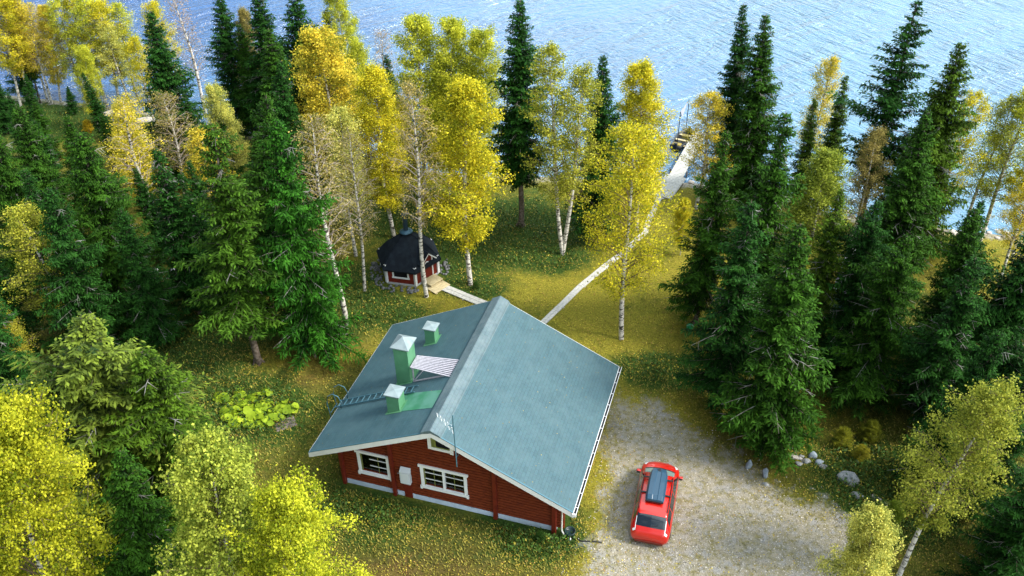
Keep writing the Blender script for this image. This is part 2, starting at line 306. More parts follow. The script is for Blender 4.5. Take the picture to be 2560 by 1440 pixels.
def grid_mesh(name, xs, ys, keep=None, dz=0.0):
    X, Y = np.meshgrid(xs, ys); x, y = X.ravel(), Y.ravel(); z = terrain(x, y)+dz; nx, ny = len(xs), len(ys)
    i = (np.arange(ny-1)[:, None]*nx+np.arange(nx-1)[None, :]).ravel(); F = np.stack([i, i+1, i+1+nx, i+nx], 1)
    V = np.stack([x, y, z], 1)
    if keep is not None:
        k = keep(x, y); F = F[k[F].all(1)]; u, inv = np.unique(F, return_inverse=True); V = V[u]; F = inv.reshape(F.shape)
    return mesh_np(name, V, F, {'cov': cover(V[:, 0], V[:, 1])}, True)
def spread(lo, hi, step, far):
    core = np.arange(lo, hi+step, step); o = []; s = step; v = core[-1]
    while v < far: s *= 1.35; v += s; o.append(v)
    q = []; s = step; v = lo
    while v > -far: s *= 1.35; v -= s; q.append(v)
    return np.array(q[::-1]+list(core)+o)
go = obj('ground', grid_mesh('ground', spread(-62, 60, .35, 900), spread(12, 80, .35, 900)), M_ground); go['kind'] = 'structure'
dr = obj('driveway', grid_mesh('driveway', np.arange(0, 20, .3), np.arange(12, 37, .3), lambda x, y: poly_sd(x, y, GRAVEL) > -1.9, .004), M_ground); dr['kind'] = 'structure'

# water
M_water = bpy.data.materials.new('lake_water'); M_water.use_nodes = True
def water_nodes():
    t = M_water.node_tree; p = t.nodes['Principled BSDF']; L = t.links.new
    p.inputs['Roughness'].default_value = .15; p.inputs['IOR'].default_value = 1.5; p.inputs['Specular IOR Level'].default_value = .9
    gx = t.nodes.new('ShaderNodeTexCoord'); sx = t.nodes.new('ShaderNodeSeparateXYZ'); L(gx.outputs['Object'], sx.inputs[0])
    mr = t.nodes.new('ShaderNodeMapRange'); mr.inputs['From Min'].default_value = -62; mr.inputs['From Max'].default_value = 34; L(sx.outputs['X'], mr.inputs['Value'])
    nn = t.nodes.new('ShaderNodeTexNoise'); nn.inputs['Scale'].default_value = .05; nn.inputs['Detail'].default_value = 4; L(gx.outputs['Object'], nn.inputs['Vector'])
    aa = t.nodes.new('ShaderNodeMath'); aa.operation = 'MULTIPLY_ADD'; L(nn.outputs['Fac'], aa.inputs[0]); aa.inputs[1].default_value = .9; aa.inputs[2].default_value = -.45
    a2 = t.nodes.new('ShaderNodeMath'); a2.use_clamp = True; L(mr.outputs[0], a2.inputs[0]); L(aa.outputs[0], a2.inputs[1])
    dm = t.nodes.new('ShaderNodeMix'); dm.data_type = 'RGBA'; dm.inputs['A'].default_value = (.002,.065,.27,1); dm.inputs['B'].default_value = (.07,.21,.35,1); L(a2.outputs[0], dm.inputs['Factor']); L(dm.outputs['Result'], p.inputs['Base Color'])  # base colour painted deeper blue to the left, standing in for reflected sky
    co = t.nodes.new('ShaderNodeTexCoord')
    def wv(scale, rot, st, dist, rough=.6):
        m = t.nodes.new('ShaderNodeMapping'); m.vector_type = 'TEXTURE'; m.inputs['Rotation'].default_value = (0, 0, math.radians(rot)); m.inputs['Scale'].default_value = (1/(scale*st), 1/scale, 1/scale)
        n = t.nodes.new('ShaderNodeTexNoise'); n.inputs['Scale'].default_value = 1; n.inputs['Detail'].default_value = 4; n.inputs['Roughness'].default_value = rough; n.inputs['Distortion'].default_value = dist
        L(co.outputs['Object'], m.inputs[0]); L(m.outputs[0], n.inputs['Vector']); return n.outputs['Fac']
    a1, a2, b, c = wv(1.15, 34, .20, .8), wv(1.05, -62, .22, .8), wv(.26, 30, .35, .8), wv(2.8, -20, .45, .6)
    fx = t.nodes.new('ShaderNodeMapRange'); fx.interpolation_type = 'SMOOTHSTEP'; fx.inputs['From Min'].default_value = -5; fx.inputs['From Max'].default_value = 40; L(sx.outputs['X'], fx.inputs['Value'])
    fm = t.nodes.new('ShaderNodeMix'); L(fx.outputs[0], fm.inputs['Factor']); L(a1, fm.inputs['A']); L(a2, fm.inputs['B']); a = fm.outputs['Result']
    wp = wv(.055, 40, .45, 1.2)
    def ma(x, y, k):
        n = t.nodes.new('ShaderNodeMath'); n.operation = 'MULTIPLY_ADD'; L(x, n.inputs[0]); n.inputs[1].default_value = k; L(y, n.inputs[2]); return n.outputs[0]
    h = ma(b, ma(c, a, .35), 1.6)
    bp = t.nodes.new('ShaderNodeBump'); bp.inputs['Strength'].default_value = 1.0; bp.inputs['Distance'].default_value = 1.1; ws = t.nodes.new('ShaderNodeMapRange'); L(wp, ws.inputs['Value']); ws.inputs['From Min'].default_value = .38; ws.inputs['From Max'].default_value = .62; ws.inputs['To Min'].default_value = .55; ws.inputs['To Max'].default_value = 1.0; L(ws.outputs[0], bp.inputs['Strength']); L(h, bp.inputs['Height']); L(bp.outputs[0], p.inputs['Normal'])
water_nodes()
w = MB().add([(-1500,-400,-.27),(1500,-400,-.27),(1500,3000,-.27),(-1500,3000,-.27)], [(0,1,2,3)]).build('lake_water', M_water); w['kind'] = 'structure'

# ------------------------------------------------------------------ tree makers (12 m / 14 m patterns, copied and scaled)
def diamonds(c, u, v):
    n = len(c); V = np.stack([c-u, c-v, c+u, c+v], 1).reshape(-1, 3); F = np.arange(4*n).reshape(n, 4); return V, F
def unit(a): return a/np.maximum(np.linalg.norm(a, axis=-1, keepdims=True), 1e-9)
def spruce_meshes(seed, H=14.0, R=1.75, gap=.22, droop=.55, ragged=.25, t0=.06, power=.85, dens=1.0):
    r = np.random.default_rng(seed); random.seed(seed)
    tr = MB(); lean = [(0, 0, -.3)]+[(.05*math.sin(i*.9+seed), .05*math.cos(i*1.3+seed), H*i/10) for i in range(11)]
    tr.tube(lean, [.21]+[.17*(1-i/10)**.8+.012 for i in range(11)], 8)
    for k in range(5):
        a = k*1.26+seed; tr.tube([(.1*math.cos(a), .1*math.sin(a), .35), (.24*math.cos(a), .24*math.sin(a), .05), (.42*math.cos(a), .42*math.sin(a), -.15)], [.08, .06, .03], 5)
    bare = MB(); Cc, Uu, Vv, val = [], [], [], []
    z = t0*H
    while z < H*.995:
        t = z/H; prof = R*((1-t)**power)*min(1, .55+(t-t0)/.18)
        nb = int(r.integers(6, 9)) if t < .8 else 5
        az0 = r.uniform(0, 6.28)
        for b in range(nb):
            az = az0+b*2*math.pi/nb+r.normal(0, .22)
            lump = 1+ragged*1.25*math.sin(z*1.25+1.5*math.sin(az+seed)+seed)*math.cos(az*2+z*.55+seed*2)+ragged*.5*math.sin(z*2.9+az*1.0+seed)
            Lb = max(.16, prof*lump*r.uniform(1-ragged, 1+ragged*.5)+.08)
            if r.random() < .06: continue
            zz = z+r.uniform(-.12, .12); d = np.array([math.cos(az), math.sin(az), 0]); sdir = np.array([-d[1], d[0], 0])
            dr_ = droop*r.uniform(.6, 1.3)*(1-.8*t); rise = .55*t
            f = lambda s: d*Lb*s+np.array([0, 0, zz])+np.array([0, 0, 1])*(rise*Lb*s-dr_*Lb*s*(1-.35*s))
            pts = [f(0), f(.45), f(.8)]; tr.tube(pts, [.03*(1-t)+.008, .018*(1-t)+.006, .005], 3, False)
            if r.random() < .27*(1-t) and t > .03:
                e = f(1.0)+d*r.uniform(0, .25); q = bare; q.tube([f(0), f(.4), f(.7)+np.array([0,0,.04]), e+np.array([0,0,-.05])], [.03, .024, .018, .008], 3, False)
                for kk in range(4):
                    g = f(.45+.13*kk); q.tube([g, g+d*.2+sdir*r.uniform(-.4, .4)+np.array([0, 0, r.uniform(-.35, .05)])], [.015, .006], 3, False)
                if r.random() < .5: continue
            m = max(3, int(Lb/.070*dens)); s = np.repeat((np.arange(m)+.6)/m, 2); side = np.tile([1., -1.], m)
            s = np.clip(s+r.normal(0, .02, 2*m), .05, 1.03)
            bl = Lb*.29*(1-.60*s)*r.uniform(.6, 1.2, 2*m)+.10
            org = np.stack([f(q) for q in s])
            dirv = unit(d*.85+sdir*side[:, None]*1.0+np.array([0, 0, -.42])+r.normal(0, .42, (2*m, 3)))
            clump = r.uniform(0, 1)*.5
            for k in range(3):
                c = org+dirv*(bl*(k+.5)/3)[:, None]+r.normal(0, .025, (2*m, 3))
                dd = unit(dirv+r.normal(0, .35, (2*m, 3))+np.array([0, 0, -.12*k]))
                up = unit(np.array([0, 0, 1.])+r.normal(0, .5, (2*m, 3))); w_ = unit(np.cross(dd, up))
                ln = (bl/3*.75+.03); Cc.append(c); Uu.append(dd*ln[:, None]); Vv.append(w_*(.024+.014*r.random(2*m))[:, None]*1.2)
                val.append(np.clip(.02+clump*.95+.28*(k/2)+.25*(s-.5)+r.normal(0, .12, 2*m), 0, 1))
        z += gap*r.uniform(.75, 1.25)*(1.15-.45*t)
    Cc, Uu, Vv, val = map(np.concatenate, (Cc, Uu, Vv, val)); V, F = diamonds(Cc, Uu, Vv)
    return tr, bare, mesh_np('spruce_crown', V, F, {'v': np.repeat(val, 4)})
def birch_meshes(seed, H=12.0, R=1.5, leaves=20000, leaf=.062, t0=.3, limbs=46, stems=1, asc=.9, weep=.25, top=.5):
    r = np.random.default_rng(seed); tr = MB(); tw = MB(); subs = []
    for st in range(stems):
        a0 = seed+st*2.6; sp_ = 0 if stems == 1 else .07; ph = r.uniform(0, 6)
        ax = lambda z: np.array([math.cos(a0)*sp_*z+.10*math.sin(z*.55+ph)-.10*math.sin(ph), math.sin(a0)*sp_*z+.09*math.cos(z*.45+ph)-.09*math.cos(ph), z])
        Hs = H*(1 if st == 0 else .9); tr.tube([ax(-.3)]+[ax(Hs*.98*i/14) for i in range(15)], [.14]+[.115*(1-i/14)**.75+.010 for i in range(15)], 7)
        for b in range(int(limbs/stems)):
            t = t0+(1-t0)*(b+r.random())/(limbs/stems); z = t*Hs; q = (t-t0)/(1-t0)
            prof = R*(min(1, (q+.10)/.30)**.7)*((1-q)**top+.06); Lb = prof*r.uniform(.6, 1.15)
            az = b*2.4+r.normal(0, .4); d = np.array([math.cos(az), math.sin(az), 0]); sd_ = np.array([-d[1], d[0], 0]); cv = r.normal(0, .25)
            f = lambda s, z=z, d=d, Lb=Lb, cv=cv, sd_=sd_: ax(z)+d*Lb*s+sd_*cv*Lb*s*s+np.array([0, 0, 1.])*Lb*(asc*s-weep*s*s*1.2)
            tw.tube([f(0), f(.33), f(.66), f(1)], [.028*(1-q)+.010, .018*(1-q)+.008, .009, .004], 4, False)
            for k in range(6):
                s0 = .25+.75*(k+r.random())/6; o_ = f(s0); dv = unit(d*.7+sd_*r.normal(0, .9)+np.array([0, 0, r.normal(.25, .5)])); ls = Lb*.42*(1.15-s0*.5)*r.uniform(.6, 1.2)+.12
                e = o_+dv*ls+np.array([0, 0, -weep*.5*ls]); tw.tube([o_, (o_+e)/2+dv*0, e], [.008, .006, .003], 3, False); subs.append((o_, e, q))
        subs.append((ax(Hs*.9), ax(Hs), 1.0))
    n = max(1, int(leaves/len(subs))); Cc = []; val = []
    for o_, e, q in subs:
        m = max(2, int(n*r.uniform(.4, 1.7))); s = r.uniform(.1, 1.12, m)[:, None]; base = o_*(1-s)+e*s
        Cc.append(base+r.normal(0, 1, (m, 3))*np.array([.11, .11, .12])*(1+R*.14)+np.array([0, 0, -.06])); val.append(np.clip(r.uniform(.1, .85)+r.normal(0, .26, m), 0, 1))
    Cc = np.concatenate(Cc); val = np.concatenate(val); m = len(Cc)
    u = unit(r.normal(0, 1, (m, 3))+np.array([0, 0, -.5])); nrm = unit(r.normal(0, 1, (m, 3))+np.array([0, 0, .6])); v = unit(np.cross(u, nrm))
    ls = leaf*r.uniform(.45, 1.4, m)[:, None]; V, F = diamonds(Cc, u*ls, v*ls*.72)
    return tr, tw, mesh_np('birch_crown', V, F, {'v': np.repeat(val, 4)})

PROTO = {}
def proto(kind):
    if kind in PROTO: return PROTO[kind]
    fam, kw = KINDS[kind]
    if fam == 'spruce':
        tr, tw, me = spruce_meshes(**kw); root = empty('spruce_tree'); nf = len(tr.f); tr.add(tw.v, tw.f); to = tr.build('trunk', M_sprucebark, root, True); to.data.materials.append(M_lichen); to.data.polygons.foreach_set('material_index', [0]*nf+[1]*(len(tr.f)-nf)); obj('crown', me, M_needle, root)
    else:
        tr, tw, me = birch_meshes(**kw); root = empty('birch_tree'); tr.build('trunk', M_birchbark, root, True); obj('crown', me, M_birchleaf, root)
        tw.build('branches', M_paletwig if kind in ('b_bare', 'b_thin') else M_birchtwig, root)
    PROTO[kind] = (root, kw['H'], [False]); return PROTO[kind]
M_paletwig = mat('pale_birch_twig', (.40,.33,.29), .8, .2)
KINDS = {
 's_tall': ('spruce', dict(seed=1, H=15, R=1.95, power=.75)), 's_lone': ('spruce', dict(seed=8, H=15, R=2.25, power=.7, t0=.24, droop=.7)),
 's_full': ('spruce', dict(seed=2, H=13, R=2.3, droop=.5, power=.72)), 's_rag': ('spruce', dict(seed=3, H=14, R=2.3, power=.75, ragged=.46, gap=.27, t0=.10)),
 's_foot': ('spruce', dict(seed=10, H=14, R=2.2, power=.65, ragged=.42, gap=.26, t0=.20)),
 's_slim': ('spruce', dict(seed=4, H=12, R=1.4, power=.7, gap=.24)), 's_open': ('spruce', dict(seed=5, H=15, R=2.4, ragged=.5, gap=.33, droop=.35, t0=.28)),
 's_big': ('spruce', dict(seed=6, H=12, R=2.75, droop=.55, power=.7, ragged=.42)), 's_mess': ('spruce', dict(seed=9, H=12, R=2.6, droop=.6, power=.62, ragged=.5, gap=.26)),
 'b_tall': ('birch', dict(seed=11, H=13, R=1.65, leaves=40000, leaf=.043, t0=.2, limbs=80, asc=1.25, top=.42)), 'b_col': ('birch', dict(seed=12, H=12, R=1.45, leaves=38000, leaf=.042, t0=.18, limbs=78, asc=1.4, top=.45)),
 'b_oval': ('birch', dict(seed=13, H=11, R=1.95, leaves=42000, leaf=.045, t0=.22, limbs=76, asc=1.15, top=.55)), 'b_airy': ('birch', dict(seed=14, H=12, R=1.6, leaves=15000, leaf=.045, t0=.28, limbs=60, asc=1.25)),
 'b_twin': ('birch', dict(seed=15, H=13, R=1.5, leaves=30000, leaf=.043, t0=.28, limbs=90, stems=2, asc=1.2)), 'b_thin': ('birch', dict(seed=16, H=12, R=1.45, leaves=6500, leaf=.038, t0=.34, limbs=60, asc=1.2)),
 'b_bare': ('birch', dict(seed=17, H=10, R=1.2, leaves=2600, leaf=.04, t0=.3, limbs=50, asc=1.5)), 'b_bush': ('birch', dict(seed=18, H=10, R=2.4, leaves=50000, leaf=.050, t0=.14, limbs=90, top=.5, asc=1.0)),
 'b_wide': ('birch', dict(seed=19, H=11, R=2.1, leaves=26000, leaf=.047, t0=.32, limbs=76, top=.42, asc=1.0)), 'b_front': ('birch', dict(seed=20, H=12, R=2.2, leaves=24000, leaf=.043, t0=.24, limbs=80, asc=1.2, top=.5)),
 'b_lemon': ('birch', dict(seed=23, H=10, R=2.5, leaves=56000, leaf=.048, t0=.12, limbs=96, top=.45, asc=1.1))}
Y1, Y2, Y3 = (.84,.73,.045), (.74,.74,.07), (.92,.73,.08)     # clear yellow, greenish yellow, golden
G1, OL, BR, PY = (.40,.48,.04), (.56,.55,.07), (.52,.42,.14), (.82,.78,.20)   # green, olive, brown, pale yellow
S1, S2, S3, S4 = (.018,.078,.018), (.030,.100,.015), (.055,.125,.016), (.115,.190,.040)
# kind, base px, top px, width factor, colour, spin, label
T = [
 ('b_wide',(52,266),(5,-25),1.1,Y1,1,'yellow birch on the lake shore, at the far left edge of the photo'),
 ('b_thin',(128,256),(70,10),1.3,Y3,2,'golden birch with bare lower trunk in the clump by the lake at top left'),
 ('s_open',(100,252),(35,30),.8,S2,1,'dark thin conifer standing among the yellow birches at the top left corner'),
 ('b_airy',(118,250),(60,25),1.3,Y3,4,'golden birch leaning left behind the thin dark conifer at top left'),
 ('b_airy',(218,252),(140,5),1.4,Y2,3,'thin pale yellow birch standing against the lake, first right of the golden clump'),
 ('b_airy',(235,245),(180,-10),1.4,Y1,5,'thin yellow birch against the lake, second right of the golden clump'),
 ('b_airy',(300,262),(240,5),1.54,Y1,1,'thin yellow birch with forked white trunk against the lake'),
 ('b_airy',(346,245),(285,15),1.54,Y2,2,'thin yellow birch just left of the big dark spruce by the lake'),
 ('s_slim',(275,355),(205,182),1.2,S1,2,'short dark spruce in front of the thin lakeside birches'),
 ('s_full',(470,440),(375,28),1.15,S1,3,'big dark spruce rising before the blue water at upper left'),
 ('b_airy',(440,260),(375,10),1.4,Y1,7,'yellow birch peeping out behind the big dark spruce at upper left'),
 ('b_bare',(512,276),(430,-15),1.2,(.6,.42,.3),6,'nearly bare pinkish birch right of the big dark spruce at upper left'),
 ('b_thin',(400,600),(305,245),1.6,Y3,3,'golden leaning birch with dark twin trunk in the left forest'),
 ('b_bush',(372,540),(300,262),.62,Y1,9,'pale golden birch crown in front of the stony clearing at left'),
 ('b_thin',(470,520),(405,235),1.5,BR,5,'brownish half-bare birch below the big dark spruce'),
 ('b_oval',(610,560),(530,222),.72,PY,1,'pale golden birch between the brown birch and the dark spruces'),
 ('s_full',(610,330),(545,-25),1.06,S1,5,'dense dark spruce at the water edge, leftmost of the tall upper group'),
 ('s_full',(668,345),(595,60),1.0,S2,1,'mid green spruce in front of the dense dark one by the water'),
 ('s_tall',(700,360),(640,-40),1.38,S1,2,'tall dark spruce cut by the top edge, left of centre'),
 ('b_oval',(660,330),(605,30),.6,BR,2,'brown thinning birch wedged between the tall dark spruces at top'),
 ('s_full',(790,400),(735,-25),1.25,S1,4,'tall dense spruce at the top edge beside the first golden birch'),
 ('s_tall',(730,470),(672,70),1.38,S2,6,'green spruce in the middle of the upper spruce group'),
 ('s_slim',(858,330),(812,25),1.0,S1,7,'narrow dark spruce behind the golden birch at upper middle'),
 ('b_tall',(885,330),(840,-20),1.0,Y2,8,'greenish yellow birch by the lake behind the narrow dark spruce'),
 ('b_wide',(925,420),(890,110),.75,Y2,3,'drooping yellow-green birch sloping down beside the open water'),
 ('b_oval',(862,545),(788,85),1.15,Y3,1,'bright golden birch with rounded crown above a long bare trunk'),
 ('b_thin',(866,808),(780,300),1.25,BR,2,'half-bare brown birch with white trunk beside the bright green spruce'),
 ('b_thin',(912,727),(872,330),1.0,BR,4,'slender half-bare birch between the dark-roofed hut and the white-trunked birch'),
 ('b_col',(985,592),(930,180),1.25,Y1,5,'yellow birch standing behind the hut chimney'),
 ('b_bare',(978,400),(950,80),1.0,(.6,.45,.3),2,'bare pale birch tip against the water, upper middle'),
 ('s_slim',(1000,400),(965,138),1.2,S1,3,'small dark spruce top among the yellow birches'),
 ('b_thin',(1066,742),(1025,210),1.0,(.62,.48,.15),6,'slim white birch standing in front of the hut door'),
 ('b_tall',(1058,500),(1045,52),1.3,Y2,7,'tall green-yellow birch with the leftmost round top against the water'),
 ('b_tall',(1120,510),(1132,58),1.2,Y2,1,'tall green-yellow birch with the middle round top against the water'),
 ('b_tall',(1190,520),(1205,85),1.25,Y2,4,'tall green-yellow birch with the rightmost round top against the water'),
 ('b_oval',(1176,712),(1155,215),1.1,Y1,2,'large yellow birch right of the hut, white trunk clear below'),
 ('b_col',(1090,470),(1090,230),1.2,Y1,6,'yellow birch filling the gap left of the large birch near the hut'),
 ('s_lone',(1302,570),(1300,-2),1.1,S1,1,'tall lone dark spruce in the middle of the photo'),
 ('b_twin',(1406,637),(1415,112),1.15,OL,1,'twin-stemmed green-yellow birch right of the lone central spruce'),
 ('s_full',(1492,604),(1508,138),.85,S1,7,'dark spruce behind the twin-stemmed birch'),
 ('b_col',(1590,575),(1600,165),1.4,Y1,3,'bright yellow upright birch with its top against the pale water'),
 ('b_front',(1553,848),(1580,330),1.15,Y1,4,'large yellow birch over the boardwalk, nearest to the cottage roof'),
 ('b_bush',(1700,640),(1712,500),.75,Y1,2,'low yellow birch thicket between the boardwalk and the dark spruces'),
 ('s_tall',(1812,480),(1860,8),1.0,S1,5,'pointed dark spruce, left one of the tall pair at upper right'),
 ('s_tall',(1868,520),(1915,33),1.2,S2,8,'tall mid green spruce, right one of the pair at upper right'),
 ('b_airy',(1740,520),(1780,235),1.5,Y3,5,'golden sparse birch leaning over the pier'),
 ('s_rag',(1738,806),(1818,325),.95,S2,2,'ragged dark spruce right of the yellow lawn, green bucket at its foot'),
 ('b_airy',(2010,440),(2078,150),1.1,Y3,1,'small golden birch top against the pale water at right'),
 ('s_slim',(2048,520),(2115,190),1.0,S3,1,'slim see-through spruce in front of the golden birch top at right'),
 ('s_slim',(1990,540),(2038,248),1.0,S3,4,'thin green spruce left of the slim see-through one'),
 ('s_rag',(1860,860),(1968,278),1.0,S2,5,'ragged spruce with upright dark top, behind the gravel yard'),
 ('s_full',(1915,1120),(2000,560),1.05,S2,3,'large spruce with grey dead twigs at the edge of the gravel yard'),
 ('s_rag',(1800,1010),(1880,500),1.1,S1,9,'dark drooping spruce overhanging the lawn at the top of the gravel yard'),
 ('b_col',(1965,790),(2075,385),1.35,(.40,.46,.06),2,'lime green birch glowing between the dark spruces at right'),
 ('s_rag',(2010,900),(2105,470),.85,S3,7,'light green spruce tangled with the lime green birch'),
 ('s_open',(2136,592),(2298,-5),1.25,S1,3,'tall leaning spruce with thick bare trunk by the water at right'),
 ('b_airy',(2120,640),(2192,325),1.15,BR,6,'brown-gold birch in front of the thick leaning spruce trunk'),
 ('s_full',(2270,640),(2405,105),1.0,S3,6,'sunlit spruce with blunt top against the water, upper right'),
 ('s_full',(2200,790),(2320,280),1.0,S2,8,'green spruce in front of the blunt-topped one'),
 ('b_airy',(2330,600),(2440,240),1.1,Y1,2,'yellow birch peeping out right of the blunt-topped spruce'),
 ('b_airy',(2405,592),(2530,250),1.15,(.50,.50,.07),7,'green-yellow birch leaning right before the pale water'),
 ('b_airy',(2450,600),(2590,230),1.3,Y2,3,'leaning yellow birch cut by the right edge of the photo'),
 ('b_oval',(2530,640),(2640,330),.9,Y1,3,'low yellow birch by the shore at the right edge'),
 ('b_bush',(2400,760),(2425,620),.6,OL,3,'olive and yellow birch thicket at right below the lake'),
 ('s_mess',(2150,1010),(2270,590),.9,S2,4,'broad dark spruce above the stones beside the gravel yard'),
 ('s_rag',(2300,1080),(2440,640),1.1,S1,6,'dark spruce with drooping grey twigs, right of the broad one'),
 ('s_big',(2440,1060),(2590,580),1.0,S1,5,'big green spruce at the right edge, middle height'),
 ('s_rag',(2440,1260),(2600,900),1.0,S1,3,'shaded spruce behind the white-trunked leaning birch'),
 ('s_full',(2560,1400),(2720,1050),1.1,S1,2,'shaded spruce in the dark lower right corner'),
 ('b_wide',(2245,1445),(2490,985),.95,(.50,.52,.08),5,'leaning birch with bright white trunk at lower right'),
 ('b_bush',(2130,1620),(2195,1290),.72,PY,6,'pale yellow birch crown at the bottom edge, right of the red car'),
 # left forest
 ('s_big',(170,640),(40,265),.8,S2,1,'green spruce with pale twigs at the left edge, upper of the left forest'),
 ('s_full',(235,560),(165,288),1.0,S2,2,'green spruce below the orange heath at left'),
 ('s_big',(316,784),(200,330),.95,S2,3,'broad mid green spruce in the left forest'),
 ('s_rag',(180,800),(60,420),1.0,S1,6,'dark grey-twigged spruce behind the leaning white birch at left'),
 ('s_slim',(502,774),(390,375),1.3,S1,5,'narrow dark spruce beside the two garden lamps'),
 ('s_foot',(646,908),(525,305),1.1,(.040,.110,.016),7,'grey-twigged spruce with bare foot trunk on the brown lawn'),
 ('s_foot',(715,800),(665,235),.95,S2,9,'tall green spruce directly behind the bright green one'),
 ('s_big',(792,872),(690,300),.78,(.026,.120,.016),2,'bright green bushy spruce left of the cottage, largest in the middle'),
 ('s_full',(740,600),(700,150),.9,S1,3,'dark spruce right below the golden birch crown'),
 ('b_airy',(203,892),(40,525),1.45,OL,1,'leaning birch with white trunk and olive crown at left'),
 ('b_wide',(62,1022),(-20,770),1.0,(.55,.50,.06),4,'olive-yellow birch crown cut by the left edge'),
 ('s_mess',(345,1310),(205,790),1.4,S4,5,'large light green spruce with grey twigs in the left foreground'),
 ('s_big',(480,1330),(355,880),1.2,S3,7,'light green spruce with grey twigs, right one of the foreground pair'),
 ('s_rag',(200,1180),(120,905),1.1,S2,8,'dark spruce wedged behind the foreground pair at left'),
 ('s_full',(400,1560),(300,1120),1.0,S2,1,'shaded spruce at the bottom edge between the yellow birches'),
 ('b_lemon',(150,1600),(25,1020),.78,(.60,.60,.04),3,'broad bright yellow birch filling the lower left corner'),
 ('b_bush',(640,1660),(525,1115),.76,(.56,.62,.10),7,'pale yellow-green birch at the bottom edge, left of the cottage'),
 ('b_lemon',(800,1720),(718,1240),.76,(.68,.70,.05),9,'vivid yellow birch at the bottom edge below the cottage'),
 ('s_tall',(520,480),(460,230),.9,S1,1,'dark spruce half hidden behind the brown birch'),
 ('s_full',(90,420),(20,235),1.0,S1,6,'dark low spruce at the left edge under the golden clump'),
 ('s_rag',(560,700),(470,400),1.0,S1,2,'shadowy spruce deep in the left forest behind the narrow one'),
 ('s_rag',(60,900),(-60,560),1.1,S1,4,'dark spruce at the left edge behind the olive-crowned birch'),
 ('s_full',(20,330),(-15,190),1.2,S1,2,'dark low spruce at the left edge just behind the shore birches'),
 ('s_full',(90,300),(62,185),1.1,S1,5,'small dark spruce behind the golden clump, nearest to the lake at left'),
 ('s_full',(185,285),(168,215),1.3,S1,3,'tiny dark spruce beneath the thin lakeside birches'),
 ('s_full',(330,300),(318,235),1.3,S2,3,'tiny green spruce beside the pale clearing rocks'),
 ('s_big',(110,720),(-20,330),.9,S2,9,'wide green spruce at the left edge in the middle of the left forest'),
 ('s_big',(250,900),(120,470),.85,S1,2,'wide dark spruce left of the leaning birch foot'),
 ('s_rag',(330,700),(240,380),1.1,S2,8,'green spruce overlapping the broad one in the left forest'),
 ('s_big',(400,850),(300,520),.8,S1,4,'dark spruce below the broad mid green one'),
 ('s_rag',(560,780),(450,430),.95,S1,8,'deep green spruce left of the grey-twigged one on the lawn'),
 ('s_rag',(570,560),(545,260),1.0,S1,3,'dark spruce just behind the pale golden birch'),
 ('s_full',(680,640),(640,330),1.2,S2,5,'green spruce between the pale golden birch and the tall middle ones'),
 ('s_tall',(770,520),(745,130),1.0,S1,9,'dark spruce showing right of the upper spruce group'),
 ('s_big',(60,1130),(-60,700),.9,S1,7,'shaded spruce at the left edge above the boulders'),
 ('b_col',(1130,440),(1105,140),1.2,Y2,2,'pale yellow birch behind the three round birch tops'),
 ('b_oval',(1010,520),(985,260),1.0,Y1,6,'soft yellow birch between the small dark spruce and the slim white birch'),
 ('b_airy',(890,640),(845,280),1.2,PY,2,'thinning pale yellow birch right of the bright golden one'),
 ('s_big',(2330,960),(2440,520),.8,S2,3,'green spruce below the olive thicket at right'),
 ('s_big',(2340,1240),(2500,830),.8,S1,2,'shaded spruce behind the leaning white-trunked birch crown'),
 ('s_big',(2480,1500),(2640,1150),.9,S1,6,'black-green spruce at the lower right edge'),
 ('s_full',(2240,600),(2345,230),1.1,S2,9,'spruce filling the gap between the leaning spruce and the blunt-topped one'),
 ('b_airy',(2500,700),(2610,420),1.2,Y3,8,'golden undergrowth birch at the right edge below the lake'),
 ('b_airy',(80,262),(20,-10),1.5,Y3,8,'golden birch between the far left one and the leaning clump by the lake'),
 ('b_col',(150,250),(108,15),1.2,Y3,3,'golden birch at the right side of the clump at top left'),
 ('b_airy',(265,262),(212,-5),1.5,Y2,9,'pale yellow birch in the middle of the thin lakeside row'),
 ('b_airy',(330,270),(262,60),1.5,PY,4,'short pale birch low in the thin lakeside row'),
 ('s_rag',(70,250),(30,0),1.0,S1,4,'dark ragged spruce inside the golden clump at top left'),
 ('s_full',(420,640),(335,420),1.0,S1,5,'dark spruce standing below the golden leaning birch'),
 ('b_oval',(350,470),(300,310),1.3,Y3,7,'golden undergrowth birch beside the rocky clearing'),
 ('b_airy',(560,640),(500,330),1.3,Y3,3,'golden thin birch glimmering between the left spruces'),
 ('b_airy',(300,660),(225,470),1.2,OL,3,'olive thin birch deep in the left forest'),
 ('s_mess',(2090,930),(2195,500),.85,S1,4,'dark spruce beside the slatted shed, on its left'),
 ('s_full',(2345,900),(2455,500),.95,S1,2,'dark spruce in the middle of the right-hand wall of trees'),
 ('s_full',(130,400),(85,255),1.2,S2,1,'green spruce on the heath slope at upper left, left of the orange bush'),
 ('s_rag',(160,500),(85,300),1.1,S1,7,'dark spruce at upper left below the heath slope'),
 ('s_full',(300,420),(252,290),1.1,S2,6,'small green spruce above the rocky clearing at left'),
 ('s_full',(60,560),(-20,330),1.2,S3,3,'light green spruce at the left edge behind the wide one'),
 ('b_col',(250,330),(205,120),1.2,Y2,5,'yellow-green birch between the short dark spruce and the thin lakeside row'),
 ('b_airy',(395,330),(330,100),1.3,Y1,2,'yellow birch left of the big dark spruce, halfway up its crown'),
]
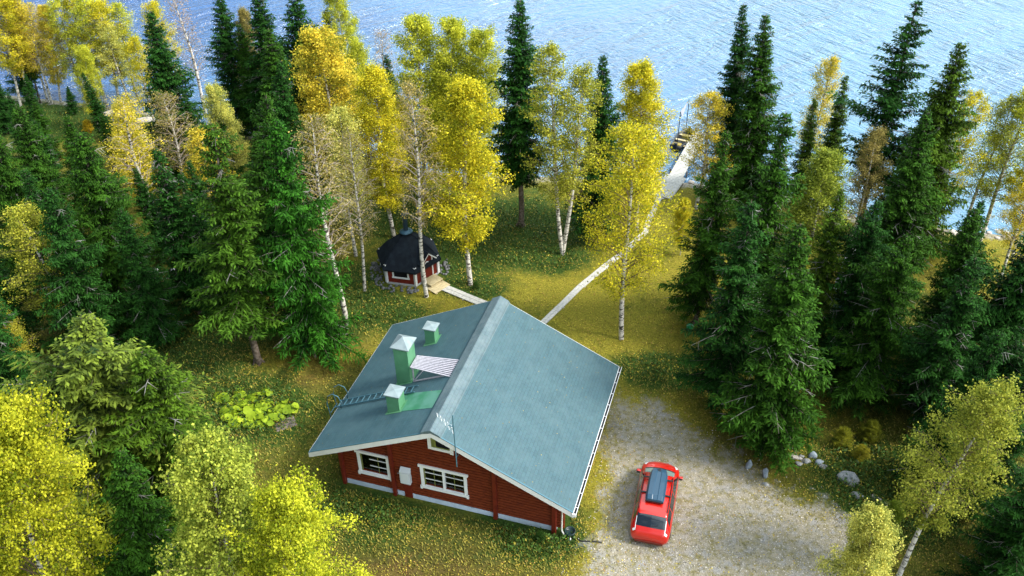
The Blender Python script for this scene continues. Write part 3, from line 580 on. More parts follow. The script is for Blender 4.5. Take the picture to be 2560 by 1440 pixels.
def plant_trees():
    for kind, b, t, wf, col, spin, label in T:
        root, H, used = proto(kind); p = gp(*b); p.z = tz(p.x, p.y); h, dx = lift(p, t)
        if used[0]: o = copy_tree(root)
        else: o = root; used[0] = True
        s = h/H; o.location = p; o.scale = (s*wf, s*wf, s)
        q = Matrix.Rotation(math.atan2(dx, h), 3, 'Y') @ Matrix.Rotation(spin*1.1, 3, 'Z'); o.rotation_euler = q.to_euler()
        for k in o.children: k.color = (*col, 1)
        sp_ = KINDS[kind][0] == 'spruce'
        tag(o, label, 'spruce' if sp_ else 'birch', 'spruces round the cottage' if sp_ else 'birches round the cottage')
plant_trees()
for (x_, y_, h_, col_, lab) in [(2105,1112,1.1,(.42,.42,.04),'yellow-green bush above the stone pile'),(2148,1150,0.9,(.46,.42,.04),'small yellow bush between the stone pile and the large grey boulder'),(2170,1098,1.2,(.30,.32,.03),'olive bush behind the yellow ones above the stones'),
   (2230,1300,1.1,(.24,.34,.03),'low green bush at the foot of the leaning white-trunked birch'),(430,830,1.4,(.20,.30,.03),'green bush at the inner edge of the left forest'),(390,850,1.2,(.40,.38,.04),'olive bush beside the green one in the left forest'),
   (515,655,1.6,(.75,.55,.04),'orange-yellow bush under the spruces at left'),(2390,640,1.5,(.55,.50,.06),'olive bush on the right shore'),(2320,610,1.2,(.70,.58,.05),'yellow bush on the right shore'),(1190,722,.5,(.06,.14,.02),'low dark bush at the foot of the large yellow birch'),
   (1350,1352,.55,(.05,.13,.02),'low green bush in front of the cottage right corner'),(225,335,1.1,(.85,.60,.04),'orange bush on the heath at upper left')]:
    root, H, used = proto('b_bush'); o = copy_tree(root); p = gp(x_, y_); p.z = tz(p.x, p.y)-h_*.16; o.location = p; o.scale = (h_/H*1.9, h_/H*1.9, h_/H*1.15); o.rotation_euler = (0, 0, x_)
    for k in o.children: k.color = (*col_, 1)
    o.name = 'leafy_bush'; tag(o, lab, 'bush', 'bushes of the undergrowth')

# ------------------------------------------------------------------ cottage (local x across the gable, y along the ridge)
def cottage():
    root = empty('log_cottage', HO, -HYAW); tag(root, 'red log cottage with teal shingle roof and green chimney, beside the gravel yard', 'cottage')
    WR, L, ZE, ZR = 6.12, 9.5, 2.58, 5.59; s = (ZR-ZE)/WR; X0, X1, Y0, Y1 = -5.08, 5.20, .86, 8.75; th = .16
    # roof slabs (top face on the measured plane)
    for sg in (-1, 1):
        n = Vector((sg*s, 0, 1)).normalized(); m = MB(); P = [(0, 0, ZR), (sg*WR, 0, ZE), (sg*WR, L, ZE), (0, L, ZR)]
        Q = [(x, y, z-th) for x, y, z in P]; m.add(P+Q, [(0,1,2,3),(4,5,6,7),(0,1,5,4),(1,2,6,5),(2,3,7,6),(3,0,4,7)])
        r = m.build('roof', M_shingle, root); r['label'] = 'brighter right-hand roof slope' if sg > 0 else 'darker left-hand roof slope with the chimney'
        # shingle courses standing slightly proud, thin shadow lines down the slope
        for yy in (-.032, L+.002):
            zz = .30 if yy < 0 else .24
            b = MB(); b.add([(0, yy, ZR-.02), (sg*(WR+.02), yy, ZE-.02), (sg*(WR+.02), yy, ZE-.02-zz), (0, yy, ZR-.02-zz),
                   (0, yy+.03, ZR-.02), (sg*(WR+.02), yy+.03, ZE-.02), (sg*(WR+.02), yy+.03, ZE-.02-zz), (0, yy+.03, ZR-.02-zz)], [(0,1,2,3),(4,5,6,7),(0,1,5,4),(1,2,6,5),(2,3,7,6),(3,0,4,7)]); b.build('barge_board', M_white, root)
        t = MB(); t.add([(0, -.036, ZR+.012), (sg*(WR+.01), -.036, ZE+.012), (sg*(WR+.01), -.036, ZE-.025), (0, -.036, ZR-.025), (0, .03, ZR+.012), (sg*(WR+.01), .03, ZE+.012), (sg*(WR+.01), .03, ZE-.025), (0, .03, ZR-.025)], [(0,1,2,3),(4,5,6,7),(0,1,5,4),(1,2,6,5),(2,3,7,6),(3,0,4,7)])
        t.build('roof_edge_strip', M_teal, root)
    MB().box(-WR-.03, -WR+.0, 0, L, ZE-.22, ZE-.03).build('fascia', M_white, root); MB().box(WR, WR+.03, 0, L, ZE-.22, ZE-.03).build('fascia', M_white, root)
    # gutter on the right eave: dark trough with white lip, held by brackets
    g = MB(); prof = [(.03+.05*(1-math.cos(a)), -.055*math.sin(a)) for a in [i*math.pi/6 for i in range(7)]]
    V = [(WR+u, y, ZE-.04+v) for y in (-.05, L+.05) for u, v in prof]; g.add(V, [(i, i+1, 7+i+1, 7+i) for i in range(6)]); gut = g.build('gutter', M_black, root)
    MB().tube([(WR+.135, -.06, ZE-.035), (WR+.135, L+.06, ZE-.035)], .015, 6).build('gutter_lip', M_white, gut)
    for k in range(12): MB().box(WR+.03, WR+.14, .3+k*.8, .325+k*.8, ZE-.035, ZE-.015).build('gutter_bracket', M_white, gut)
    MB().box(WR-.02, WR+.15, -.10, -.04, ZE-.16, ZE-.0).build('gutter_end', M_white, gut)
    dp = MB(); dp.tube([(WR+.1, .5, ZE-.1), (WR-.1, .55, ZE-.45), (X1+.30, .62, ZE-.8), (X1+.30, .62, .45), (X1+.45, .55, .25)], .04, 8); dp.build('downpipe', M_greywood, root, True)
    # ridge cap
    c = MB(); pf = [(-.47, ZR-s*.47+.0), (-.45, ZR-s*.45+.10), (-.02, ZR+.11), (.38, ZR-s*.38+.085), (.47, ZR-s*.47+.0), (0, ZR-.05)]
    c.prism([(x, -.05, z) for x, z in pf], (0, L+.12, 0)); c.build('ridge_cap', M_ridge, root)
    # log walls
    opens = [(-4.05, -2.75, 1.12, 2.32), (-.95, .97, 1.12, 2.32)]
    pz = .176
    def wall_logs(a, b, ytop, holes, normal_sign, axis, name):
        """logs from a to b along axis, outward sign; ytop(x) gives the wall height"""
        m = MB(); z = .28; k = 0
        while z < 5.3:
            zm = z+pz/2; lo, hi = a, b
            if ytop is not None:
                if zm+.05 > ytop(0): break
                half = (ZR-.20-zm-.06)/s; lo, hi = max(a, -half), min(b, half)
            elif z > ZE+.25: break
            segs = [(lo, hi)]
            for h in holes:
                if h[2] < zm < h[3]:
                    ns = []
                    for p, q in segs:
                        if h[0] > p and h[1] < q: ns += [(p, h[0]), (h[1], q)]
                        else: ns.append((p, q))
                    segs = ns
            for p, q in segs:
                if q-p < .1: continue
                off = [-.045, .020, .042, .020, -.045]; zz = [z+.004, z+.03, z+pz/2, z+pz-.035, z+pz-.010]; V = []
                for o_, zq in zip(off, zz):
                    for e in (p, q): V.append((e, o_*normal_sign, zq) if axis == 'x' else (o_*normal_sign, e, zq))
                for zq in (z, z+pz):
                    for e in (p, q): V.append((e, -.12*normal_sign, zq) if axis == 'x' else (-.12*normal_sign, e, zq))
                m.add(V, [(0,1,3,2),(2,3,5,4),(4,5,7,6),(6,7,9,8),(10,11,1,0),(8,9,13,12),(0,2,4,6,8,12,10),(1,11,13,9,7,5,3)])
            z += pz; k += 1
        return m
    gt = lambda x: ZR-.2
    for yy, sg, hs, nm in ((Y0, -1, opens, 'front'), (Y1, 1, [], 'back')):
        m = wall_logs(X0-.05, X1+.36, gt, hs, sg, 'x', nm); m.v = [(x, y+yy, z) for x, y, z in m.v]; m.build('log_wall', M_redlog, root)
    for xx, sg in ((X0, -1), (X1, 1)):
        m = wall_logs(Y0+.13, Y1-.13, None, [], sg, 'y', ''); m.v = [(x+xx, y, z) for x, y, z in m.v]; m.build('log_wall', M_redlog, root)
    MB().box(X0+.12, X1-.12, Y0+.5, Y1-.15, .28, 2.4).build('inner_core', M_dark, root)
    MB().box(X0, X1, Y0-.03, Y1+.03, -.4, .285).build('plinth', M_plinth, root)
    for px_, w_, zb in ((-2.46, .17, .04), (2.42, .19, .04), (5.12, .20, .0), (-5.02, .16, .04)):
        zt = ZR-.24-s*(abs(px_)+.1); MB().box(px_-w_/2, px_+w_/2, Y0-.20, Y0-.02, zb, zt).build('wall_post', M_redpost, root, bevel=.02)
    # windows
    def window(x0, x1, z0, z1, lights, curtains):
        wn = MB(); yf = Y0-.075; t = .15
        wn.box(x0, x0+t, yf, yf+.05, z0+.12, z1-.12); wn.box(x1-t, x1, yf, yf+.05, z0+.12, z1-.12); wn.box(x0+.02, x1-.02, yf+.01, yf+.04, z0+.05, z0+.13); f = wn.build('window', M_white, root, bevel=.006); f['label'] = 'white framed %s-light window' % ('two' if lights == 2 else 'one')
        MB().box(x0-.07, x1+.07, yf-.03, yf+.06, z1-.12, z1+.02).build('head_board', M_white, f); MB().box(x0+.02, x1-.02, yf-.03, yf+.06, z0, z0+.14).build('sill', M_white, f)
        MB().box(x0-.05, x0+.05, yf-.02, yf+.04, z0-.08, z0+.14).build('frame_end', M_white, f); MB().box(x1-.05, x1+.05, yf-.02, yf+.04, z0-.08, z0+.14).build('frame_end', M_white, f)
        ix0, ix1, iz0, iz1 = x0+t, x1-t, z0+.14, z1-.12; dx = (ix1-ix0)/lights
        MB().box(ix0, ix1, Y0+.05, Y0+.056, iz0, iz1).build('pane', M_glass, f)
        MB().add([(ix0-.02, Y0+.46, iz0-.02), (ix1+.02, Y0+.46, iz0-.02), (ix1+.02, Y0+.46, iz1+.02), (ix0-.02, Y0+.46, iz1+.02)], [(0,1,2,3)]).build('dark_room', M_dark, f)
        for a, b, mt in curtains:
            q = MB(); n = 10
            V = [(ix0+(ix1-ix0)*(a+(b-a)*i/n), Y0+.16+.02*(i % 2), z) for z in (iz0-.03, iz1+.03) for i in range(n+1)]; q.add(V, [(i, i+1, n+2+i, n+1+i) for i in range(n)]); q.build('curtain', mt, f)
        for k in range(lights):
            u0 = ix0+k*dx+(.32*dx if lights == 1 else .02); u1 = ix0+(k+1)*dx-.02
            for j in (1, 2):
                zz = iz0+(iz1-iz0)*j/3; MB().box(u0, u1, Y0+.01, Y0+.035, zz-.016, zz+.016).build('glazing_bar', M_white, f)
            MB().box((u0+u1)/2-.012, (u0+u1)/2+.012, Y0+.012, Y0+.033, iz0, iz1).build('glazing_bar', M_curtain, f)
        if lights == 2: MB().box(ix0+dx-.05, ix0+dx+.05, yf, Y0+.04, iz0, iz1).build('mullion', M_white, f)
        for a, b in ((ix0, ix0+.03), (ix1-.03, ix1)): MB().box(a, b, yf+.05, Y0+.12, iz0, iz1).build('reveal', M_curtain, f)
        MB().box(ix0, ix1, yf+.05, Y0+.14, iz0-.02, iz0+.02).build('inner_sill', M_white, f)
    window(-4.20, -2.60, .97, 2.47, 1, [(0, .34, M_curtain)]); window(-1.10, 1.12, .97, 2.45, 2, [(.10, .32, M_sheer), (.62, .72, M_sheer), (.50, .60, M_curtain), (0, .07, M_curtain)])
    # gable window under the ridge
    gz0 = 3.64; g = MB(); g.prism([(-.58, Y0-.09, gz0), (-.42, Y0-.09, gz0), (-.42, Y0-.09, gz0+.02), (.44, Y0-.09, gz0+.02), (.44, Y0-.09, gz0-.08), (.60, Y0-.09, gz0-.08), (.60, Y0-.09, 4.85), (.44, Y0-.09, 4.85), (.44, Y0-.09, gz0+.06), (-.42, Y0-.09, gz0+.06), (-.42, Y0-.09, 4.95), (-.58, Y0-.09, 4.95)], (0, .06, 0)); gw = g.build('window', M_white, root); gw['label'] = 'small white window in the gable top'
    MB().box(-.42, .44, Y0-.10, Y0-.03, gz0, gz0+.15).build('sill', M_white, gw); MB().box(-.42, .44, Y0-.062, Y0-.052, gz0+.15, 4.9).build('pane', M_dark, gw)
    MB().box(-.42, -.20, Y0-.075, Y0-.066, gz0+.15, 4.9).build('curtain', M_curtain, gw); MB().box(-.2, .44, Y0-.08, Y0-.066, gz0+.15, gz0+.21).build('inner_sill', M_curtain, gw)
    # meter box and cable board
    mb = MB(); mb.prism([(-2.06, Y0-.05, 1.12), (-2.06, Y0-.26, 1.12), (-2.06, Y0-.26, 1.90), (-2.06, Y0-.05, 2.05)], (.50, 0, 0)); x = mb.build('meter_box', mat('meter_box_paint', (.55,.58,.62), .5), root, bevel=.02)
    MB().box(-2.00, -1.62, Y0-.285, Y0-.262, 1.18, 1.84).build('cover', mat('meter_cover', (.62,.65,.69), .5), x, bevel=.01); MB().tube([(-2.06, Y0-.12, 1.6), (-2.22, Y0-.12, 1.6)], .015, 5).build('cable_inlet', M_zinc, x)
    MB().box(-2.0, -1.62, Y0-.07, Y0-.01, .02, 1.12).build('cable_board', M_redpost, root)
    # chimney
    def stack(nm, x0, x1, y0, y1, zt, capz, over, label=None, lid=True):
        zb = ZR-s*abs(x0)-.25; m = MB(); m.box(x0, x1, y0, y1, zb, zt); st = m.build(nm, M_greenmetal, root, bevel=.012)
        if label: st['label'] = label
        MB().box(x0+.04, x1-.04, y0+.04, y1-.04, zt, capz).build('opening', M_black, st)
        MB().box(x0-.015, x1+.015, y0-.015, y1+.015, zt-.07, zt-.03).build('rim', M_greenmetal, st)
        a, b, c_, d = x0-over, x1+over, y0-over, y1+over; ap = ((a+b)/2, (c_+d)/2, capz+(.34 if zt > 5.8 else .08))
        MB().add([(a, c_, capz), (b, c_, capz), (b, d, capz), (a, d, capz), (a, c_, capz-.05), (b, c_, capz-.05), (b, d, capz-.05), (a, d, capz-.05), ap], [(0,1,8),(1,2,8),(2,3,8),(3,0,8),(0,1,5,4),(1,2,6,5),(2,3,7,6),(3,0,4,7),(4,5,6,7)]).build('cap', M_zinc, st)
        f_ = MB(); e = .10
        for (u0, u1, v0, v1) in ((x0-e, x1+e, y0-e, y0-.004), (x0-e, x1+e, y1+.004, y1+e), (x0-e, x0-.004, y0, y1), (x1+.004, x1+e, y0, y1)):
            f_.add([(u, v, ZR-s*abs(u)+h) for h in (.006, .022) for u, v in ((u0, v0), (u1, v0), (u1, v1), (u0, v1))], [(0,1,2,3),(4,5,6,7),(0,1,5,4),(1,2,6,5),(2,3,7,6),(3,0,4,7)])
        f_.build('flashing', M_greenmetal, st); return st
    stack('chimney', -3.30, -2.60, 3.85, 4.66, 6.14, 6.30, .10)
    stack('roof_vent', -2.86, -2.26, 1.80, 2.42, 5.24, 5.34, .07, 'near vent box beside the roof ladder'); stack('roof_vent', -3.02, -2.50, 6.75, 7.28, 5.08, 5.17, .07, 'far vent box')
    fl = [(-2.66, 1.80), (-2.60, 3.02), (-.56, 2.76), (-.58, 1.60)]; f2 = MB(); f2.prism([(x, y, ZR-s*abs(x)+.006) for x, y in fl], (0, 0, .012)); f2.build('green_roof_sheet', mat('worn_green_sheet', (.045,.20,.11), .5, .4, noise=(1.6, (.10,.26,.20), .4, .62)), root)
    # roof ladder with hoops at the eave
    rz = lambda x, h=.0: ZR-s*abs(x)+h
    ld = MB()
    for y in (2.92, 3.36): ld.bar((-6.25, y, rz(6.25, .09)), (-2.0, y, rz(2.0, .09)), .05, .05)
    ladder = ld.build('roof_ladder', M_teal, root)
    for k in range(13): xx = -6.1+k*.325; MB().bar((xx, 2.92, rz(xx, .09)), (xx, 3.36, rz(xx, .09)), .035).build('rung', M_teal, ladder)
    for y in (2.80, 3.48):
        pts = [(-5.85, y, rz(5.85, .05)), (-5.80, y, rz(5.8, .45)), (-5.92, y, rz(5.9, .80)), (-6.2, y, rz(6.1, .98)), (-6.48, y, rz(6.2, .8)), (-6.58, y, rz(6.2, .35)), (-6.52, y, rz(6.2, -.3)), (-6.45, y, .6)]
        MB().tube(pts, .022, 6).build('hand_rail', M_teal, ladder, True)
    for k in range(6): MB().bar((-6.46, 2.80, .7+k*.32), (-6.46, 3.48, .7+k*.32), .03).build('rung', M_teal, ladder)
    # sweep's platform: white slats level with the ridge, braced down to the slope
    pl = MB(); pl.bar((-2.42, 3.76, 5.27), (-2.42, 4.66, 5.27), .07); pl.bar((-.60, 3.76, 5.27), (-.60, 4.86, 5.27), .07); plat = pl.build('sweep_platform', M_slat, root)
    for k in range(10):
        y0 = 3.78+k*.088; y1 = 3.68+k*.126; m = MB(); m.bar((-2.50, y0, 5.335), (-.52, y1, 5.335), .066, .03); q = m.build('slat', M_slat, plat)
    for y in (3.80, 4.62):
        MB().bar((-2.40, y, 5.25), (-2.40, y, rz(2.4, .03)), .05).build('brace', M_slat, plat); MB().bar((-2.40, y, rz(2.4, .06)), (-.75, y, rz(.75, .03)), .05).build('brace', M_slat, plat); MB().bar((-2.38, y, rz(2.4, .1)), (-1.9, y, 5.22), .045).build('brace', M_slat, plat)
    # aerial
    an = MB(); an.tube([(1.10, -.12, 3.95), (1.08, -.12, 6.95)], .026, 8); ant = an.build('antenna', M_teal, root)
    MB().bar((1.10, -.12, 4.5), (1.10, .85, 4.35), .03).build('bracket', M_teal, ant); MB().bar((1.10, -.12, 4.15), (1.32, .85, 4.15), .025).build('bracket', M_redpost, ant)
    a0, a1 = Vector((1.02, -.12, 6.15)), Vector((.62, -.55, 7.25)); bo = MB(); bo.bar(a0, a1, .035); boom = bo.build('boom', M_zinc, ant)
    MB().bar((1.09, -.12, 6.3), a0*.7+a1*.3, .03).build('boom_arm', M_teal, ant)
    for k in range(9):
        p = a0.lerp(a1, k/8); h = .13+.16*(1-k/8); MB().bar(p+Vector((-h*.45, h*.8, 0)), p+Vector((h*.45, -h*.8, 0)), .014).build('element', M_zinc if k % 2 else M_white, ant)
    return root
cottage()

# ------------------------------------------------------------------ six-sided grill hut
def hut():
    root = empty('grill_hut', (-6.39, 45.55, 0), math.radians(-133.7)); tag(root, 'small six-sided hut with black roof and black chimney, red walls and white corners', 'hut')
    R, ZW, RE = 1.85, 1.30, 2.12; V6 = lambda r, z, k: Vector((r*math.cos(math.radians(60*k)), r*math.sin(math.radians(60*k)), z))
    for k in range(6):
        a, b = V6(R, .12, k), V6(R, .12, k+1); n = (a+b).normalized(); n.z = 0; n.normalize()
        w_ = MB(); w_.prism([a, b, b+Vector((0, 0, ZW)), a+Vector((0, 0, ZW))], -n*.07); wall = w_.build('wall', M_hutred, root)
        bt = MB()                                      # board joints
        for j in range(1, 12): p = a.lerp(b, j/12)+n*.004; bt.bar(p, p+Vector((0, 0, ZW)), .012, .008)
        bt.build('batten', M_hutred, wall)
        c_ = V6(R+.01, 0, k); MB().bar(c_+Vector((0, 0, .10)), c_+Vector((0, 0, ZW+.1)), .15).build('corner_board', M_white, root)
        MB().prism([V6(R+.05, -.25, k), V6(R+.05, -.25, k+1), V6(R+.05, .12, k+1), V6(R+.05, .12, k)], -n*.1).build('plinth', M_hutbase, root)
    rf = MB(); rings = [(RE, ZW-.14), (1.35, 1.98), (.62, 2.52), (.26, 2.78)]; Vs = [V6(r, z, k) for r, z in rings for k in range(6)]+[V6(RE-.02, ZW-.26, k) for k in range(6)]
    F = [(i*6+k, i*6+(k+1) % 6, (i+1)*6+(k+1) % 6, (i+1)*6+k) for i in range(3) for k in range(6)]+[(18+k for k in range(6))]+[(24+k, 24+(k+1) % 6, (k+1) % 6, k) for k in range(6)]+[tuple(24+k for k in range(6))]
    rf.add(Vs, [tuple(f) for f in F]); roof = rf.build('roof', M_hutroof, root)
    sm = MB()
    for k in range(6):
        for (r0, z0), (r1, z1) in zip(rings, rings[1:]): sm.bar(V6(r0, z0+.012, k), V6(r1, z1+.012, k), .07, .02)
    sm.build('hip_strip', M_hutroof, roof)
    co = MB(); co.lathe((0, 0, 0), [(.24, 2.72), (.24, 2.84), (.40, 2.88), (.40, 2.92), (.16, 3.02)], 18); co.build('chimney_collar', mat('blue_collar', (.05,.12,.18), .4, .5, .3), root, True)
    ch = MB(); ch.lathe((0, 0, 0), [(.15, 2.95), (.15, 3.95), (.19, 3.97), (.19, 4.12)], 16); ch.build('chimney', M_bluemetal, root, False)
    # window in the wall facing the camera (side 0-1), door with its own small gable in side 1-2
    def side(k): a, b = V6(R, .12, k), V6(R, .12, k+1); e = (b-a).normalized(); n = Vector((e.y, -e.x, 0)); return a, b, e, n
    a, b, e, n = side(0); Lw = (b-a).length; P = lambda u, z, o: a+e*u+Vector((0, 0, z))+n*o
    w_ = MB(); u0, u1, z0, z1 = Lw*.24, Lw*.76, .42, .88
    w_.bar(P(u0, z0-.05, .03), P(u0, z1+.05, .03), .10, .05, n); w_.bar(P(u1, z0-.05, .03), P(u1, z1+.05, .03), .10, .05, n); wn = w_.build('window', M_white, root)
    MB().bar(P(u0-.08, z0, .04), P(u1+.08, z0, .04), .10, .05, n).build('frame', M_white, wn); MB().bar(P(u0-.08, z1, .04), P(u1+.08, z1, .04), .10, .05, n).build('frame', M_white, wn)
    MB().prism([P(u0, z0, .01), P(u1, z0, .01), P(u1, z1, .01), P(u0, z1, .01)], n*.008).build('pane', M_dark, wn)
    a, b, e, n = side(1); P = lambda u, z, o: a+e*u+Vector((0, 0, z))+n*o; c0, hw = Lw*.5, .42
    d = MB(); d.prism([P(c0-hw, .03, .02), P(c0+hw, .03, .02), P(c0+hw, 1.50, .02), P(c0, 1.92, .02), P(c0-hw, 1.50, .02)], n*.04); door = d.build('door', M_hutred, root)
    for u in (c0-hw-.03, c0+hw+.03): MB().bar(P(u, .0, .06), P(u, 1.52, .06), .08, .06, n).build('door_trim', M_white, door)
    MB().bar(P(c0-hw, .02, .07), P(c0+hw, .02, .07), .05, .05, n).build('door_sill', M_white, door)
    wr = MB(); ring = [P(c0+.16*math.cos(t_), 1.12+.16*math.sin(t_), .085) for t_ in [i*math.pi/8 for i in range(17)]]; wr.tube(ring, .035, 6, False); wr.build('door_window', M_white, door)
    MB().tube([P(c0+.3, .72, .07), P(c0+.3, .9, .07)], .02, 6).build('handle', M_black, door)
    for sg in (-1, 1):
        MB().bar(P(c0+sg*.62, 1.36, .30), P(c0, 1.98, .30), .09, .05, n).build('gable_trim', M_white, roof)
        top0, bot0 = P(c0, 2.02, .34), P(c0+sg*.68, 1.36, .34); MB().prism([top0, bot0, bot0-n*.95, top0-n*1.35], (0, 0, .05)).build('dormer_roof', M_hutroof, roof)
    return root, a, b, n
HUT = hut(); bpy.context.view_layer.update(); hm = HUT[0].matrix_world
_mid = hm @ ((HUT[1]+HUT[2])/2); _n = (hm.to_3x3() @ HUT[3]).normalized(); _e = (hm.to_3x3() @ (HUT[2]-HUT[1])).normalized()
ang = math.atan2(_n.y, _n.x)
st = empty('hut_step', (_mid.x+_n.x*.52, _mid.y+_n.y*.52, 0), ang); tag(st, 'pale wooden step block at the hut door', 'step')
for k in range(4): MB().box(-.40+k*.2, -.215+k*.2, -.5, .5, .22, .27).build('tread_board', M_palewood, st)
for y in (-.44, .44): MB().box(-.38, .38, y-.03, y+.03, 0, .218).build('side_board', M_palewood, st)
st = empty('hut_landing', (_mid.x+_n.x*1.15-_e.x*.1, _mid.y+_n.y*1.15-_e.y*.1, 0), ang); tag(st, 'low plank landing between the hut step and the short boardwalk', 'landing')
for k in range(4): MB().box(-.42+k*.2, -.235+k*.2, -.62, .62, .06, .11).build('deck_board', M_palewood, st)
for y in (-.5, .5): MB().box(-.4, .38, y-.04, y+.04, -.02, .058).build('bearer', M_palewood, st)

# ------------------------------------------------------------------ boardwalks and pier
def walk(name, label, pts, wid, boards, mt, z=.07, seg=2.4, cross=True):
    root = empty(name, pts[0]); tag(root, label, 'boardwalk'); o = pts[0]
    L = [0]
    for p, q in zip(pts, pts[1:]): L.append(L[-1]+(q-p).length)
    def at(s):
        for i in range(len(pts)-1):
            if s <= L[i+1] or i == len(pts)-2: f = (s-L[i])/(L[i+1]-L[i]); return pts[i].lerp(pts[i+1], f)
    n = max(1, int(round(L[-1]/seg))); rr = random.Random(4)
    for k in range(n):
        a, b = at(L[-1]*k/n), at(L[-1]*(k+1)/n); d = (b-a).normalized(); sd_ = Vector((-d.y, d.x, 0))
        for j in range(boards):
            off = (j-(boards-1)/2)*wid/boards; e = rr.uniform(-.02, .02)
            m = MB(); za, zb = tz(a.x, a.y)+z, tz(b.x, b.y)+z
            m.bar(a-o+sd_*(off+e)+Vector((0, 0, za-a.z)), b-o-d*.015+sd_*(off+e*.3)+Vector((0, 0, zb-b.z)), wid/boards*.90, .045); m.build('plank', mt, root)
        if cross: m = MB(); c_ = a+d*.15; zc = tz(c_.x, c_.y)+z-.05; m.bar(c_-o-sd_*wid*.55+Vector((0, 0, zc-c_.z)), c_-o+sd_*wid*.55+Vector((0, 0, zc-c_.z)), .09, .05); m.build('sleeper', mt, root)
    return root
PW = [gp(x, y, .1) for x, y in [(1340,822),(1400,765),(1462,704),(1545,640),(1590,605),(1612,580),(1625,545),(1636,512),(1650,490)]]
walk('boardwalk', 'long narrow plank path running from the cottage to the lake', PW, .42, 2, M_greywood)
walk('boardwalk', 'short plank path from the hut to the cottage', [gp(x, y, .1) for x, y in [(1098,712),(1150,734),(1225,764)]], .62, 2, M_greywood)
pier = empty('pier', gp(1650,492, .1)); tag(pier, 'pale wooden pier reaching out from the shore', 'pier'); po = pier.location.copy()
ax_ = [gp(1652,492,.12), gp(1690,440,.12), gp(1722,385,.12), gp(1750,330,.12)]
def deck(a, b, w0, w1, n, nm):
    d = (b-a).normalized(); sd_ = Vector((-d.y, d.x, 0))
    for k in range(n):
        p = a.lerp(b, (k+.5)/n); wv_ = w0+(w1-w0)*k/n; MB().bar(p-po-sd_*wv_/2, p-po+sd_*wv_/2, (b-a).length/n*.88, .05).build(nm, M_greywood, pier)
deck(ax_[0], ax_[1], 1.5, 1.3, 16, 'deck_board'); deck(ax_[1], ax_[3], 1.0, .9, 38, 'deck_board')
for a, b, w_ in ((ax_[0], ax_[1], .7), (ax_[1], ax_[3], .45)):
    d = (b-a).normalized(); sd_ = Vector((-d.y, d.x, 0))
    for sg in (-1, 1): MB().bar(a-po+sd_*sg*w_+Vector((0,0,-.07)), b-po+sd_*sg*w_+Vector((0,0,-.07)), .08, .10).build('stringer', M_greywood, pier)
for f in (.1, .4, .7, .98):
    p = ax_[1].lerp(ax_[3], f); d = (ax_[3]-ax_[1]).normalized(); sd_ = Vector((-d.y, d.x, 0))
    for sg in (-1, 1): MB().tube([p-po+sd_*sg*.62+Vector((0, 0, -1.6)), p-po+sd_*sg*.62+Vector((0, 0, .10))], .05, 7).build('pile', M_sprucebark, pier)
lg = empty('stone_landing', gp(1648,488)); tag(lg, 'pale stepping stones where the boardwalk meets the pier', 'landing')

# moored boat
def hull(L_, B, D, n=14):
    m = MB(); V = []; F = []; k = 7
    for i in range(n):
        t = i/(n-1); w_ = B/2*(math.sin(math.pi*min(.98, .18+.80*(1-t)))**.55 if t > .0 else .72)*(1-t**5); sheer = .10*(2*t-1)**2
        for j in range(k):
            a = math.pi*j/(k-1); V.append((t*L_, -math.cos(a)*w_, D*(1-math.sin(a)**.8)+sheer*(1-math.sin(a))))
    for i in range(n-1): F += [(i*k+j, i*k+j+1, (i+1)*k+j+1, (i+1)*k+j) for j in range(k-1)]
    F.append(tuple(range(k))); m.add(V, F); return m
bp_ = gp(1692,372); boat = empty('rowing_boat', (bp_.x-.1, bp_.y, -.30), math.radians(62)); tag(boat, 'small dark boat with black and yellow gear moored left of the pier', 'boat')
hb = hull(3.6, 1.35, .48).build('hull', mat('boat_dark_paint', (.02,.025,.03), .35, .5), boat, True); sol = hb.modifiers.new('t', 'SOLIDIFY'); sol.thickness = .03
for x_ in (.7, 1.6, 2.5): MB().box(x_-.11, x_+.11, -.56+.05*x_/2, .56-.05*x_/2, .30, .33).build('thwart', M_palewood, boat)
MB().box(.05, .5, -.32, .32, .36, .62).build('gear_box', mat('yellow_crate', (.30,.22,.03), .5), boat, bevel=.04); MB().box(1.9, 2.35, -.3, .2, .33, .52).build('gear_bag', mat('yellow_bag', (.20,.16,.04), .7), boat, bevel=.05)
MB().box(-.22, .0, -.14, .14, .25, .85).build('motor', M_black, boat, bevel=.04)
pb = gp(1694,350); fr = empty('mooring_frame', (pb.x, pb.y, -.3)); tag(fr, 'thin dark poles with a whitish net standing in the water beside the pier', 'mooring poles')
for dx_, dy_ in ((0, 0), (.9, 1.5)): MB().tube([(dx_, dy_, -1), (dx_, dy_, 2.7)], .03, 6).build('pole', M_black, fr)
MB().bar((0, 0, 2.2), (.9, 1.5, 3.0), .03).build('cross_bar', M_black, fr)
MB().prism([(0, 0, 2.7), (.7, 1.2, 2.9), (.25, .4, 2.0)], (.02, -.02, 0)).build('net', mat('white_net', (.4,.4,.44), .8), fr)

